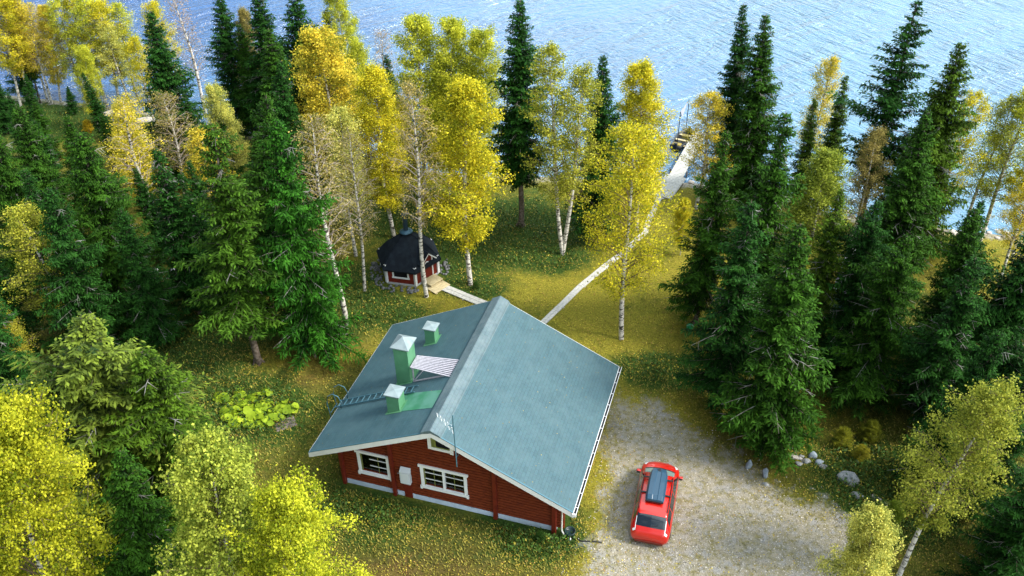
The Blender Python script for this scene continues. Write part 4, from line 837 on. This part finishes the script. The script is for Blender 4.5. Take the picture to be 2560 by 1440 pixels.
# ------------------------------------------------------------------ stones
def rock_mesh(seed, sx, sy, sz, n=3):
    bm = bmesh.new(); bmesh.ops.create_icosphere(bm, subdivisions=n, radius=1); r = random.Random(seed); ph = [r.uniform(0, 6) for _ in range(6)]
    cuts = [(Vector((r.gauss(0,1), r.gauss(0,1), r.gauss(0,.7))).normalized(), r.uniform(.55, .85)) for _ in range(9)]
    for v in bm.verts:
        p = v.co.copy()
        for nn, dd in cuts:
            q = p.dot(nn)
            if q > dd: p -= nn*(q-dd)*.85
        p *= 1+.06*math.sin(5*p.x+ph[0])*math.sin(4*p.y+ph[1])+.03*math.sin(11*p.z+ph[2]); v.co = Vector((p.x*sx, p.y*sy, p.z*sz))
    me = bpy.data.meshes.new('rock'); bm.to_mesh(me); bm.free(); me.polygons.foreach_set('use_smooth', [True]*len(me.polygons)); return me
def rock(px_, py_, sx, sy, sz, mt, label, seed, name='boulder', cat='boulder', rz=0, group=None, up=.25):
    p = gp(px_, py_); p.z = tz(p.x, p.y); o = obj(name, rock_mesh(seed, sx, sy, sz), mt); o.location = (p.x, p.y, p.z+sz*up); o.rotation_euler.z = rz; tag(o, label, cat, group); return o
rock(2122,1203,.62,.42,.42,M_stone,'large grey boulder at the right edge of the gravel yard',1,rz=-.6)
rock(2141,1240,.38,.22,.16,M_stone,'flat grey stone just below the large grey boulder',2,'stone','stone',rz=-.7)
rock(2190,1248,.30,.18,.16,M_beigestone,'flat brownish stone in the grass right of the large grey boulder',3,'stone','stone',rz=-.6)
rock(2221,1268,.40,.18,.18,M_beigestone,'long stone half hidden under the white-trunked leaning birch',4,'stone','stone',rz=-.9)
rock(1871,1170,.17,.17,.34,M_bluestone,'upright blue-grey stone, left one of the two at the yard edge',5,'marker_stone','stone',up=.6)
rock(1912,1192,.17,.17,.36,M_bluestone,'upright blue-grey stone, right one of the two at the yard edge',6,'marker_stone','stone',up=.6)
rock(1914,1212,.17,.13,.12,M_stone,'small dark stone lying below the right upright stone',7,'stone','stone')
rock(1982,1141,.50,.17,.12,M_beigestone,'long flat beige stone at the left end of the stone pile',8,'stone','stone',rz=-.35)
rock(2031,1139,.22,.20,.22,M_bluestone,'round blue-grey stone on top of the stone pile',9,'stone','stone')
rock(2047,1156,.30,.20,.16,M_bluestone,'oval blue-grey stone at the right end of the stone pile',10,'stone','stone')
rock(2015,1154,.24,.18,.14,M_stone,'pale stone in the middle of the stone pile',11,'stone','stone')
rock(1997,1159,.20,.15,.12,M_stone,'small stone at the lower left of the stone pile',12,'stone','stone')
rock(2058,1166,.22,.15,.10,M_stone,'small flat stone at the lower right of the stone pile',13,'stone','stone')
rock(2004,1141,.16,.13,.12,M_stone,'little dark stone behind the stone pile',14,'stone','stone')
rock(90,1046,.62,.50,.42,M_beigestone,'large beige boulder at left, above the bright yellow birch',15)
rock(126,1052,.46,.42,.36,M_beigestone,'beige boulder touching the right side of the large one at left',16)
rock(128,1085,.30,.25,.2,M_stone,'pale grey stone below the two beige boulders',17,'stone','stone'); rock(132,1004,.25,.2,.16,M_beigestone,'small pale stone above the two beige boulders',18,'stone','stone')
rock(208,1000,.3,.22,.18,M_stone,'grey stone between the foreground spruces at left',19,'stone','stone')
for i, (x_, y_, sx) in enumerate([(330,322,.95),(345,352,.8),(300,300,1.0),(360,300,.8),(318,352,.9),(352,478,.8),(378,372,.7),(280,285,.8)]):
    rock(x_, y_, sx, sx*.7, sx*.33, M_beigestone, ['largest pale slab','pale slab below the largest one','pale slab above the largest one','pale slab right of the largest one','pale slab at the lower left','lowest, separate pale slab','small pale slab at the right','small pale slab at the upper left'][i]+' of the rocky clearing at left', 40+i, 'rock_slab', 'rock', rz=i, group='pale rocks of the clearing')
M_rub = mat('rubble_grey', (.10,.105,.11), .9, .2, noise=(3, (.24,.24,.25), .4, .7))
rub = [obj('rubble_stone', rock_mesh(60+i, .14, .11, .08, 1), M_rub) for i in range(4)]
hc = Vector((-6.39, 45.55)); rr = random.Random(5); cnt = 0; ru = set()
while cnt < 170:
    a = rr.uniform(0, 6.283); r_ = rr.uniform(1.75, 2.5)
    x_, y_ = hc.x+r_*math.cos(a), hc.y+r_*math.sin(a)
    if (Vector((x_, y_))-Vector((_mid.x, _mid.y))).length < 1.05 or rr.random() < (.4 if math.sin(a) > .3 else 0): continue
    b = rr.randrange(4); o = rub[b] if b not in ru else rub[b].copy()
    if b in ru: C.objects.link(o)
    ru.add(b); sc_ = rr.uniform(.5, 1.25); o.location = (x_, y_, .03+rr.uniform(0, .05)); o.scale = (sc_,)*3; o.rotation_euler = (rr.uniform(-.3,.3), rr.uniform(-.3,.3), rr.uniform(0, 6))
    tag(o, 'small grey stone in the rubble bed around the black-roofed hut', 'stone', 'rubble stones round the hut'); cnt += 1
rr = random.Random(9)
sp0 = obj('shore_stone', rock_mesh(80, .3, .22, .14, 2), M_beigestone); first = True
for px0, px1, n_ in ((1600,1840,16),(2330,2560,22),(2080,2180,8)):
    for k in range(n_):
        x_ = gp(rr.uniform(px0, px1), 560).x; y_ = float(shore_y(x_))-rr.uniform(-.5, .9); o = sp0 if first else sp0.copy()
        if not first: C.objects.link(o)
        first = False; o.location = (x_, y_, tz(x_, y_)+.02); o.scale = (rr.uniform(.4, 1.5),)*3; o.rotation_euler.z = rr.uniform(0, 6); tag(o, 'small stone on the lake shoreline', 'stone', 'stones along the shoreline')
for k in range(7):
    a = rr.uniform(0, 6.28); o = obj('landing_slab', rock_mesh(90+k, .5, .38, .07, 2), mat('pale_slab_%d' % k, (.66,.63,.62), .8, .2), lg); o.location = (rr.uniform(-.9, .7), rr.uniform(-.5, .9), .04)

# ------------------------------------------------------------------ red car
def car():
    p0, p1 = gp(1621,1355,.35), gp(1655,1158,.6); d = (p1-p0); yaw = math.atan2(d.x, d.y); c = (p0+p1)/2
    root = empty('red_car', (c.x, c.y, .004), -yaw); tag(root, 'red car with a dark blue roof box parked on the gravel', 'car')
    paint = mat('red_car_paint', (.56,.012,.005), .3, .5, .15, coat=.7); glass = mat('car_glass', (.010,.016,.022), .04, .9); wsg = mat('windscreen_glass', (.20,.27,.25), .06, .8)
    S = np.array([  # y, sill z, half width low, mid, belt z, roof-edge half width, roof-edge z, centre z
     (-2.22,.36,.52,.70,.62,.56,.76,.78),(-2.17,.28,.72,.80,.72,.62,.90,.93),(-2.02,.22,.80,.845,.88,.64,1.03,1.06),(-1.72,.20,.84,.87,.95,.63,1.34,1.39),(-1.52,.20,.85,.88,.97,.63,1.44,1.50),
     (-.9,.20,.86,.885,.96,.65,1.50,1.56),(0,.20,.86,.885,.95,.66,1.50,1.57),(.72,.20,.86,.885,.94,.65,1.40,1.47),(1.42,.20,.85,.875,.90,.68,1.00,1.07),(1.72,.20,.82,.845,.82,.64,.90,.97),(1.98,.22,.73,.77,.70,.56,.78,.84),(2.14,.28,.56,.62,.60,.42,.68,.72),(2.22,.36,.34,.44,.56,.28,.62,.64)])
    def st(y): return [np.interp(y, S[:,0], S[:,i]) for i in range(1, 8)]
    def sm(y): return np.mean([st(y+o) for o in (-.06, 0, .06)], axis=0)
    def sec(y, v):
        """v 0..6 round the right half: underside centre, sill, waist, belt, roof edge, roof shoulder, roof centre"""
        zs, ws, wm, zb, wr_, zr, zc = sm(y); P = [(0, zs), (ws*.96, zs), (wm, (zs+zb)*.52), (wm*.985, zb), (wr_, zr), (wr_*.62, zc-.012), (0, zc)]
        i = min(5, int(v)); f = v-i; p1, p2 = P[i], P[i+1]; p0 = P[max(0, i-1)]; p3 = P[i+2] if i+2 < 7 else (-P[5][0], P[5][1])
        k = .5 if 1 <= i else 0
        h = lambda q: .5*((2*p1[q])+(-p0[q]+p2[q])*f+(2*p0[q]-5*p1[q]+4*p2[q]-p3[q])*f*f+(-p0[q]+3*p1[q]-3*p2[q]+p3[q])*f**3)
        lin = lambda q: p1[q]*(1-f)+p2[q]*f
        w_ = .45 if i in (1, 2, 4, 5) else (.12 if i == 3 else 0)
        return Vector((h(0)*w_+lin(0)*(1-w_), y, h(1)*w_+lin(1)*(1-w_)))
    ys = list(np.linspace(-2.22, 2.22, 61)); vs = [i*.25 for i in range(25)]
    def patch(y0, y1, v0, v1, off, mt, name, parent=root, ny=10, nv=6, both=False, mirror=False, shape=None):
        m = MB()
        for sg in ((1, -1) if both else ((-1,) if mirror else (1,))):
            V = []
            for a in range(ny+1):
                for b in range(nv+1):
                    fy, fv = a/ny, b/nv; vv = v0+(v1-v0)*fv; ya, yb = (shape(fv) if shape else (y0, y1)); yy = ya+(yb-ya)*fy
                    p = sec(yy, vv); e1 = sec(yy+.01, vv)-p; e2 = sec(yy, min(6, vv+.01))-p
                    if e2.length < 1e-5: e2 = p-sec(yy, vv-.01)
                    n = e1.cross(e2).normalized(); n = -n if n.dot(p-Vector((0, yy, .7))) < 0 else n
                    q = p+n*off; V.append((q.x*sg, q.y, q.z))
            w_ = nv+1; m.add(V, [(a*w_+b, a*w_+b+1, (a+1)*w_+b+1, (a+1)*w_+b) for a in range(ny) for b in range(nv)])
        if both:
            me = m
        return m.build(name, mt, parent, True)
    # body shell
    b = MB(); V = []; nv = len(vs)
    for y in ys:
        R_ = [sec(y, v) for v in vs]; ring = R_+[Vector((-p.x, p.y, p.z)) for p in R_[-2:0:-1]]; V += ring
    n = len(ring); F = [(i*n+k, i*n+(k+1) % n, (i+1)*n+(k+1) % n, (i+1)*n+k) for i in range(len(ys)-1) for k in range(n)]; F += [tuple(range(n)), tuple((len(ys)-1)*n+k for k in range(n))]
    b.add(V, F); body = b.build('body', paint, root, True)
    patch(.50, 1.16, 4.02, 6, .006, wsg, 'windscreen', both=True, ny=10, nv=10, shape=lambda f: (.78-.04*f, 1.26+.14*f))
    patch(1.1, 1.2, 4.02, 6, .010, M_black, 'wiper_panel', both=True, ny=3, nv=10, shape=lambda f: (1.27+.12*f, 1.36+.14*f))
    patch(-2.0, -1.6, 4.05, 6, .006, glass, 'rear_window', both=True, ny=8, nv=10, shape=lambda f: (-2.00-.02*f, -1.60+.0*f))
    for mi in (False, True):
        patch(-.05, .95, 3.22, 3.90, .004, glass, 'side_window', mirror=mi, shape=lambda f: (-.08, 1.30-.66*f)); patch(-1.0, -.14, 3.2, 3.90, .004, glass, 'side_window', mirror=mi); patch(-1.75, -1.06, 3.3, 3.88, .004, glass, 'side_window', mirror=mi, shape=lambda f: (-1.78+.14*f, -1.06))
        lt = patch(-2.12, -1.76, 3.42, 3.98, .012, mat('tail_lamp_red', (.55,.01,.01), .2, .6), 'tail_light', mirror=mi, shape=lambda f: (-2.10, -1.86+.12*f), ny=6, nv=4)
        patch(-2.14, -2.08, 3.40, 4.02, .014, mat('lamp_white', (.85,.85,.88), .25), 'lamp_edge', lt, mirror=mi, ny=2, nv=4); patch(-2.1, -1.72, 3.96, 4.06, .014, mat('lamp_white2', (.85,.85,.88), .25), 'lamp_edge', lt, mirror=mi, ny=6, nv=2)
        patch(1.72, 2.08, 3.2, 3.8, .008, mat('headlamp', (.72,.75,.80), .12, .8), 'headlight', mirror=mi, shape=lambda f: (1.80-.12*f, 2.05-.04*f))
        sg = -1 if mi else 1
        mm = MB(); mm.box(.86, 1.06, 1.02, 1.16, .98, 1.12); mm.v = [(x*sg, y, z) for x, y, z in mm.v]; mo = mm.build('wing_mirror', paint, root, True, bevel=.04); q = MB(); q.box(.89, 1.04, 1.005, 1.018, 1.0, 1.1); q.v = [(x*sg, y, z) for x, y, z in q.v]; q.build('mirror_glass', glass, mo)
        rl = MB(); rl.tube([(sg*.62, .62, 1.46), (sg*.63, .4, 1.55), (sg*.63, -1.2, 1.54), (sg*.61, -1.42, 1.49)], .018, 6); rl.build('roof_rail', M_black, root, True)
        patch(-.12, -.08, 2.0, 3.2, .004, M_black, 'door_gap', mirror=mi, ny=1, nv=6)
        for wy in (1.38, -1.36):
            wh = MB(); R_ = .315
            for zz in (0,): wh.tube([(sg*.66, wy, .315), (sg*.885, wy, .315)], R_, 22)
            w_ = wh.build('wheel', mat('tyre', (.018,.018,.02), .8), root, False, bevel=.02)
            MB().tube([(sg*.87, wy, .315), (sg*.893, wy, .315)], .2, 18).build('rim', mat('alloy', (.5,.5,.52), .3, .5, .8), w_)
            MB().tube([(sg*.70, wy, .33), (sg*.872, wy, .33)], .365, 22).build('wheel_arch', M_black, root)
    patch(-1.60, -1.50, 4.3, 6, .02, paint, 'spoiler', both=True, ny=3, nv=8, shape=lambda f: (-1.63, -1.50))
    MB().box(-.20, .20, -2.205, -2.17, .80, .84).build('tailgate_handle', M_black, root)
    MB().bar((0, -2.00, 1.10), (.30, -1.93, 1.17), .025, .02).build('rear_wiper', M_black, root); MB().box(-.62, .62, -2.25, -2.12, .27, .40).build('lower_bumper', M_redpost, root, bevel=.03)
    for y in (.34, -.56): MB().box(-.66, .66, y-.035, y+.035, 1.575, 1.605).build('cross_bar', M_black, root)
    # roof box
    bx = MB(); Vx = []; secs = [(-1.04,.32,.02),(-1.0,.39,.17),(-.8,.415,.25),(-.1,.415,.32),(.5,.39,.32),(.76,.33,.23),(.90,.26,.08),(.92,.22,.02)]
    for y, w_, h in secs: Vx += [(-w_, y-.05, 1.61), (-w_, y-.05, 1.61+h*.45), (-w_*.80, y-.05, 1.61+h*.92), (-w_*.30, y-.05, 1.61+h), (-w_*.24, y-.05, 1.61+h*.94), (w_*.24, y-.05, 1.61+h*.94), (w_*.30, y-.05, 1.61+h), (w_*.80, y-.05, 1.61+h*.92), (w_, y-.05, 1.61+h*.45), (w_, y-.05, 1.61)]
    k = 10; F = [(i*k+j, i*k+(j+1) % k, (i+1)*k+(j+1) % k, (i+1)*k+j) for i in range(len(secs)-1) for j in range(k)]+[tuple(range(k)), tuple((len(secs)-1)*k+j for j in range(k))]
    bx.add(Vx, F); box = bx.build('roof_box', mat('dark_blue_box', (.022,.065,.115), .3, .5), root, bevel=.018)
    MB().box(-.39, .39, -1.105, -1.07, 1.64, 1.70).build('box_lock_strip', M_black, box)
    MB().box(-.06, .06, .50, .68, 1.87, 1.9).build('box_badge', M_black, box)
car()

# ------------------------------------------------------------------ small things
def lamp(px_, py_, h, label):
    p = gp(px_, py_); p.z = tz(p.x, p.y); r = empty('garden_lamp', p); tag(r, label, 'lamp', 'garden lamps'); MB().tube([(0,0,-.1), (0,0,h)], .06, 8).build('post', M_black, r)
    MB().lathe((0,0,h), [(.06,0),(.13,.03),(.16,.10),(.12,.19),(.04,.23)], 12).build('lamp_shade', mat('lamp_white_shade', (.85,.85,.9), .4), r, True); MB().lathe((0,0,h-.1), [(.07,0),(.07,.1)], 10).build('collar', M_black, r)
lamp(402,712,1.15,'garden lamp with white head, left one between the spruces at left'); lamp(444,714,1.15,'garden lamp with white head, right one between the spruces at left')
p = gp(1460,470); r = empty('garden_lamp', p); tag(r, 'white disc-topped lamp by the lake behind the twin-stemmed birch', 'lamp', 'garden lamps'); MB().tube([(0,0,-.1),(0,0,2.1)], .05, 8).build('post', M_black, r)
MB().lathe((0,0,2.1), [(.10,0),(.34,.06),(.36,.10),(.10,.16)], 16).build('lamp_shade', mat('disc_white', (.85,.85,.88), .4), r, True)
p = gp(1722,824); r = empty('bucket', p); r.rotation_euler = (.25, .1, 0); tag(r, 'bright green bucket at the foot of the ragged spruce', 'bucket')
bk = MB(); bk.lathe((0,0,0), [(.15,0),(.19,.30),(.21,.31),(.21,.33),(.175,.32),(.135,.03)], 16); bk.build('pail', mat('green_plastic', (.02,.42,.14), .4), r, True)
MB().tube([(.2*math.cos(a), .0, .3+.16*math.sin(a)) for a in [i*math.pi/8 for i in range(9)]], .01, 5).build('handle', M_white, r)
p = HW(5.85, .75); r = empty('rain_barrel', p); tag(r, 'black round tub at the right front corner of the cottage', 'tub'); MB().lathe((0,0,0), [(.20,0),(.24,.34),(.25,.36),(.25,.40),(.21,.40),(.20,.33),(.02,.32)], 18).build('shell', mat('black_plastic', (.012,.03,.032), .4), r, True); MB().tube([(.0,-.25,.2),(.0,-.34,.2)], .03, 6).build('tap', M_white, r)
hz = MB(); hz.tube([HW(6.1,.7,.05), HW(6.4,.62,.03), HW(6.75,.72,.03), HW(7.05,.78,.04), HW(7.3,.8,.05)], .03, 6); o = hz.build('hose', M_black, None, True); tag(o, 'short black hose on the grass beside the black tub', 'hose')
# slatted shed between the right-hand spruces
p = gp(2150,770); r = empty('woodshed', p, math.radians(-30)); tag(r, 'grey slatted shed hidden between the dark spruces at right', 'shed')
for k in range(14): MB().prism([(-1.6, -1.5+k*.24, 1.75+k*.07), (1.6, -1.5+k*.24, 1.75+k*.07), (1.6, -1.29+k*.24, 1.81+k*.07), (-1.6, -1.29+k*.24, 1.81+k*.07)], (0, 0, .03)).build('roof_slat', M_slat, r)
for k in range(9):
    MB().box(-1.4, 1.4, -1.3, -1.26, .1+k*.18, .23+k*.18).build('wall_board', M_teal, r)
for x_ in (-1.4, 1.4):
    for y_ in (-1.25, 1.4): MB().box(x_-.05, x_+.05, y_-.05, y_+.05, -.1, 1.8+(.8 if y_ > 0 else 0)).build('post', M_greywood, r)
for x_ in (-1.45, 1.45):
    for k in range(9): MB().box(x_-.02, x_+.02, -1.2, 1.35, .1+k*.18, .23+k*.18).build('wall_board', M_teal, r)
# plank piece by the leafy bed
p = gp(715,1062); r = empty('old_boards', p, .45); tag(r, 'weathered boards lying at the right end of the leafy plant bed', 'boards')
for k in range(3): MB().box(-.55+.04*k, .5, -.36+k*.25, -.13+k*.25, .05, .10).build('board', mat('old_board_%d' % k, (.24,.20,.18), .9, .1, noise=(6, (.15,.13,.12), .4, .6)), r)
MB().box(-.4, -.3, -.36, .36, 0, .05).build('batten', M_greywood, r)
# low leafy plant bed (big round leaves on stalks), each plant its own thing
def leafy(seed):
    rr = random.Random(seed); root = empty('leafy_plant'); m = MB(); st_ = MB()
    vals = []
    for k in range(17):
        a = rr.uniform(0, 6.28); d_ = rr.uniform(.06, .42); h = rr.uniform(.16, .38); c = Vector((d_*math.cos(a), d_*math.sin(a), h)); R_ = rr.uniform(.12, .23); tl = Vector((math.cos(a)*rr.uniform(.1,.7), math.sin(a)*rr.uniform(.1,.7), 1)).normalized(); u = tl.cross(Vector((0,0,1))); u = u.normalized() if u.length > .01 else Vector((1,0,0)); w_ = tl.cross(u)
        V = [c]+[c+(u*math.cos(t)+w_*math.sin(t))*R_*(1+.12*math.sin(3*t+k))*(1-.25*(abs(t-math.pi) < .4))+tl*(.03*math.cos(2*t)) for t in [i*2*math.pi/12 for i in range(12)]]
        m.add(V, [(0, 1+i, 1+(i+1) % 12) for i in range(12)]); vals += [min(1, max(0, rr.gauss(.55, .25)))]*13
        st_.tube([(0,0,0), (c.x*.5, c.y*.5, h*.7), tuple(c)], .008, 4)
    o = m.build('leaves', M_birchleaf, root); o.color = (.50,.66,.05,1); at = o.data.attributes.new('v', 'FLOAT', 'POINT'); at.data.foreach_set('value', np.array(vals, np.float32))
    st_.build('stalks', mat('stalk_green', (.2,.28,.06), .6), root); return root
LP = [leafy(s_) for s_ in range(3)]; spots = [(555,1003,'leftmost plant'),(578,1040,'lone lower-left plant'),(588,1012,'small yellowish plant near the left end'),(603,992,'topmost plant'),(612,1030,'wide plant left of the middle'),(625,1062,'lowest plant'),(640,1000,'plant at the top middle'),(645,1040,'dense plant in the middle'),(662,1018,'plant right of the middle'),(668,990,'upper right plant'),(672,1058,'plant at the lower right edge'),(692,1046,'plant left of the weathered boards'),(702,1022,'plant above the weathered boards'),(718,1030,'rightmost plant'),(595,1058,'plant at the lower left edge'),(655,1066,'plant at the bottom middle')]
for i, (x_, y_, lab) in enumerate(spots):
    o = LP[i] if i < 3 else copy_tree(LP[i % 3]); p = gp(x_, y_); o.location = p; o.rotation_euler.z = i*1.7; o.scale = (1.0+.25*math.sin(i*2),)*3; tag(o, lab+' of the round-leaved bed left of the cottage', 'plant', 'round-leaved plants of the bed')

# ------------------------------------------------------------------ undergrowth, grass, fallen leaves (nobody could count them)
def scatter(n, seed, region=None):
    r = np.random.default_rng(seed); X = []; Y = []
    px_ = r.uniform(-120, 2680, n); py_ = 40+1560*r.random(n)**.8; c, s = cr, sr
    XX, YY = px_-1280, py_-720; dx = XX*c+YY*s; dy = -XX*s+YY*c
    ry = -dy*math.sin(PITCH)+FPX*math.cos(PITCH); rz = -dy*math.cos(PITCH)-FPX*math.sin(PITCH); t = CAMH/-rz
    x, y = dx*t, ry*t; ok = (shore_y(x)-y > .3); return x[ok], y[ok], r
def clear_mask(x, y, m=.1):
    lx = (x-HO.x)*math.cos(HYAW)-(y-HO.y)*math.sin(HYAW); ly = (x-HO.x)*math.sin(HYAW)+(y-HO.y)*math.cos(HYAW)
    k = ~((lx > -5.4) & (lx < 5.7) & (ly > .45) & (ly < 9.0)); k &= np.hypot(x+6.39, y-45.55) > 2.5
    for P_, w_ in ((PW, .36), ([gp(1098,712), gp(1225,764)], .42), (ax_, 1.2)):
        for a, b in zip(P_, P_[1:]):
            ex, ey = b.x-a.x, b.y-a.y; t = np.clip(((x-a.x)*ex+(y-a.y)*ey)/(ex*ex+ey*ey), 0, 1); k &= np.hypot(x-a.x-t*ex, y-a.y-t*ey) > w_
    return k
def quads(name, x, y, z, u, v, col, label):
    c = np.stack([x, y, z], 1); V, F = diamonds(c, u, v); o = obj(name, mesh_np(name, V, F, {'col': np.repeat(np.concatenate([col, np.ones((len(col), 1))], 1), 4, 0)}), M_herb)
    o['kind'] = 'stuff'; o['label'] = label; o['category'] = name.replace('_', ' '); return o
def grass():
    x, y, r = scatter(260000, 21); k = clear_mask(x, y); x, y = x[k], y[k]; cv = cover(x, y); dens = np.clip(.35+cv[:, 0]*.9-cv[:, 2]*.25, 0, 1)*(1-cv[:, 1]); k = r.random(len(x)) < dens; x, y, cv = x[k], y[k], cv[k]; n = len(x)
    h = r.uniform(.05, .13, n)*(1+cv[:, 0]*.6); a = r.uniform(0, 6.28, n); up = unit(np.stack([np.cos(a)*.75, np.sin(a)*.75, np.ones(n)], 1)); sd_ = np.stack([-np.sin(a), np.cos(a), np.zeros(n)], 1)
    g = np.clip(cv[:, 0]-.4+r.normal(0, .3, n), 0, 1)[:, None]; col = np.array([.21,.18,.030])*(1-g)+np.array([.095,.125,.015])*g; yb = (r.random(n) < .12)[:, None]; col = np.where(yb, np.array([.30,.25,.05]), col)*r.uniform(.6, 1.4, (n, 1))
    quads('grass', x, y, terrain(x, y)+h*.4, up*(h*.6)[:, None], sd_*.022, col, 'short grass and moss between the trees and on the lawn')
def heath():
    x, y, r = scatter(150000, 22); k = clear_mask(x, y); x, y = x[k], y[k]; cv = cover(x, y); p_ = np.clip((cv[:, 0]+.25*wavy(x, y, 3.1, 9)-.88)*2.2, 0, 1)*(1-cv[:, 1]); k = r.random(len(x)) < p_; x, y, cv = x[k], y[k], cv[k]
    m = 3; x = np.repeat(x, m); y = np.repeat(y, m); g = np.repeat(cv[:, 0], m); n = len(x); x = x+r.normal(0, .09, n); y = y+r.normal(0, .09, n); hh = r.uniform(.02, .34, n)*np.clip(g, .5, 1.2)
    u = unit(r.normal(0, 1, (n, 3))+np.array([0, 0, .1])); nn = unit(r.normal(0, .6, (n, 3))+np.array([0, 0, 1.])); v = unit(np.cross(u, nn)); s_ = r.uniform(.035, .085, n)[:, None]
    col = np.array([.040,.082,.012])*r.uniform(.4, 1.8, (n, 1)); yb = (r.random(n) < .07)[:, None]; col = np.where(yb, np.array([.35,.30,.04]), col)
    quads('heath_shrubs', x, y, terrain(x, y)+hh, u*s_, v*s_*.6, col, 'low green berry shrubs covering the forest floor')
def leaves():
    x, y, r = scatter(260000, 23); k = clear_mask(x, y); x, y = x[k], y[k]; cv = cover(x, y); p_ = np.clip(.04+cv[:, 2]*.95, 0, 1)*np.clip(.55+.75*wavy(x, y, 2.7, 3)+.35*wavy(x, y, 6.3, 1), .08, 1)*(1-.8*cv[:, 1]); k = r.random(len(x)) < p_; x, y, cv = x[k], y[k], cv[k]; n = len(x)
    a = r.uniform(0, 6.28, n); u = unit(np.stack([np.cos(a), np.sin(a), r.normal(0, .25, n)], 1)); v = unit(np.cross(u, unit(np.stack([r.normal(0, .3, n), r.normal(0, .3, n), np.ones(n)], 1)))); s_ = r.uniform(.016, .044, n)[:, None]
    col = np.array([.50,.40,.05])*r.uniform(.4, 1.25, (n, 1)); br = (r.random(n) < .3)[:, None]; col = np.where(br, np.array([.34,.20,.05]), col)
    quads('fallen_leaves', x, y, terrain(x, y)+r.uniform(.015, .10, n)*(1-cv[:, 1]*.8), u*s_, v*s_*.8, col, 'yellow birch leaves fallen over grass and gravel')
def gravel():
    x, y, r = scatter(120000, 24); cv = cover(x, y); k = (r.random(len(x)) < np.clip(cv[:, 1]*1.2-.2, 0, 1)) & (y < 40); x, y = x[k], y[k]; n = len(x); u = unit(r.normal(0, 1, (n, 3))*np.array([1, 1, .4])); v = unit(np.cross(u, unit(r.normal(0, .5, (n, 3))+np.array([0, 0, 1.])))); s_ = r.uniform(.014, .038, n)[:, None]
    col = np.array([.42,.385,.335])*r.uniform(.3, 1.5, (n, 1))*np.array([1, 1, 1.0])
    quads('gravel_chips', x, y, terrain(x, y)+.012+r.uniform(0, .012, n), u*s_, v*s_, col, 'loose gravel of the yard')
def roof_leaves():
    r = np.random.default_rng(31); n = 150; lx = np.concatenate([r.uniform(.6, 6.0, 90), r.uniform(-6.0, -.6, 60)]); ly = r.uniform(.1, 9.4, n); P = np.array([HW(a, b, 5.59-.4934*abs(a)+.012)[:] for a, b in zip(lx, ly)])
    a = r.uniform(0, 6.28, n); u = np.stack([np.cos(a), np.sin(a), np.zeros(n)], 1); sx_ = np.sign(lx); nrm = np.stack([sx_*.4424*math.cos(HYAW), -sx_*.4424*math.sin(HYAW), np.full(n, .897)], 1); v = unit(np.cross(nrm, u)); u = np.cross(v, nrm); s_ = r.uniform(.014, .032, n)[:, None]
    col = np.array([.30,.24,.06])*r.uniform(.3, 1.3, (n, 1)); quads('roof_litter_leaves', P[:, 0], P[:, 1], P[:, 2], u*s_, v*s_*.8, col, 'scattered small leaves lying on the cottage roof')
grass(); heath(); leaves(); gravel(); roof_leaves()
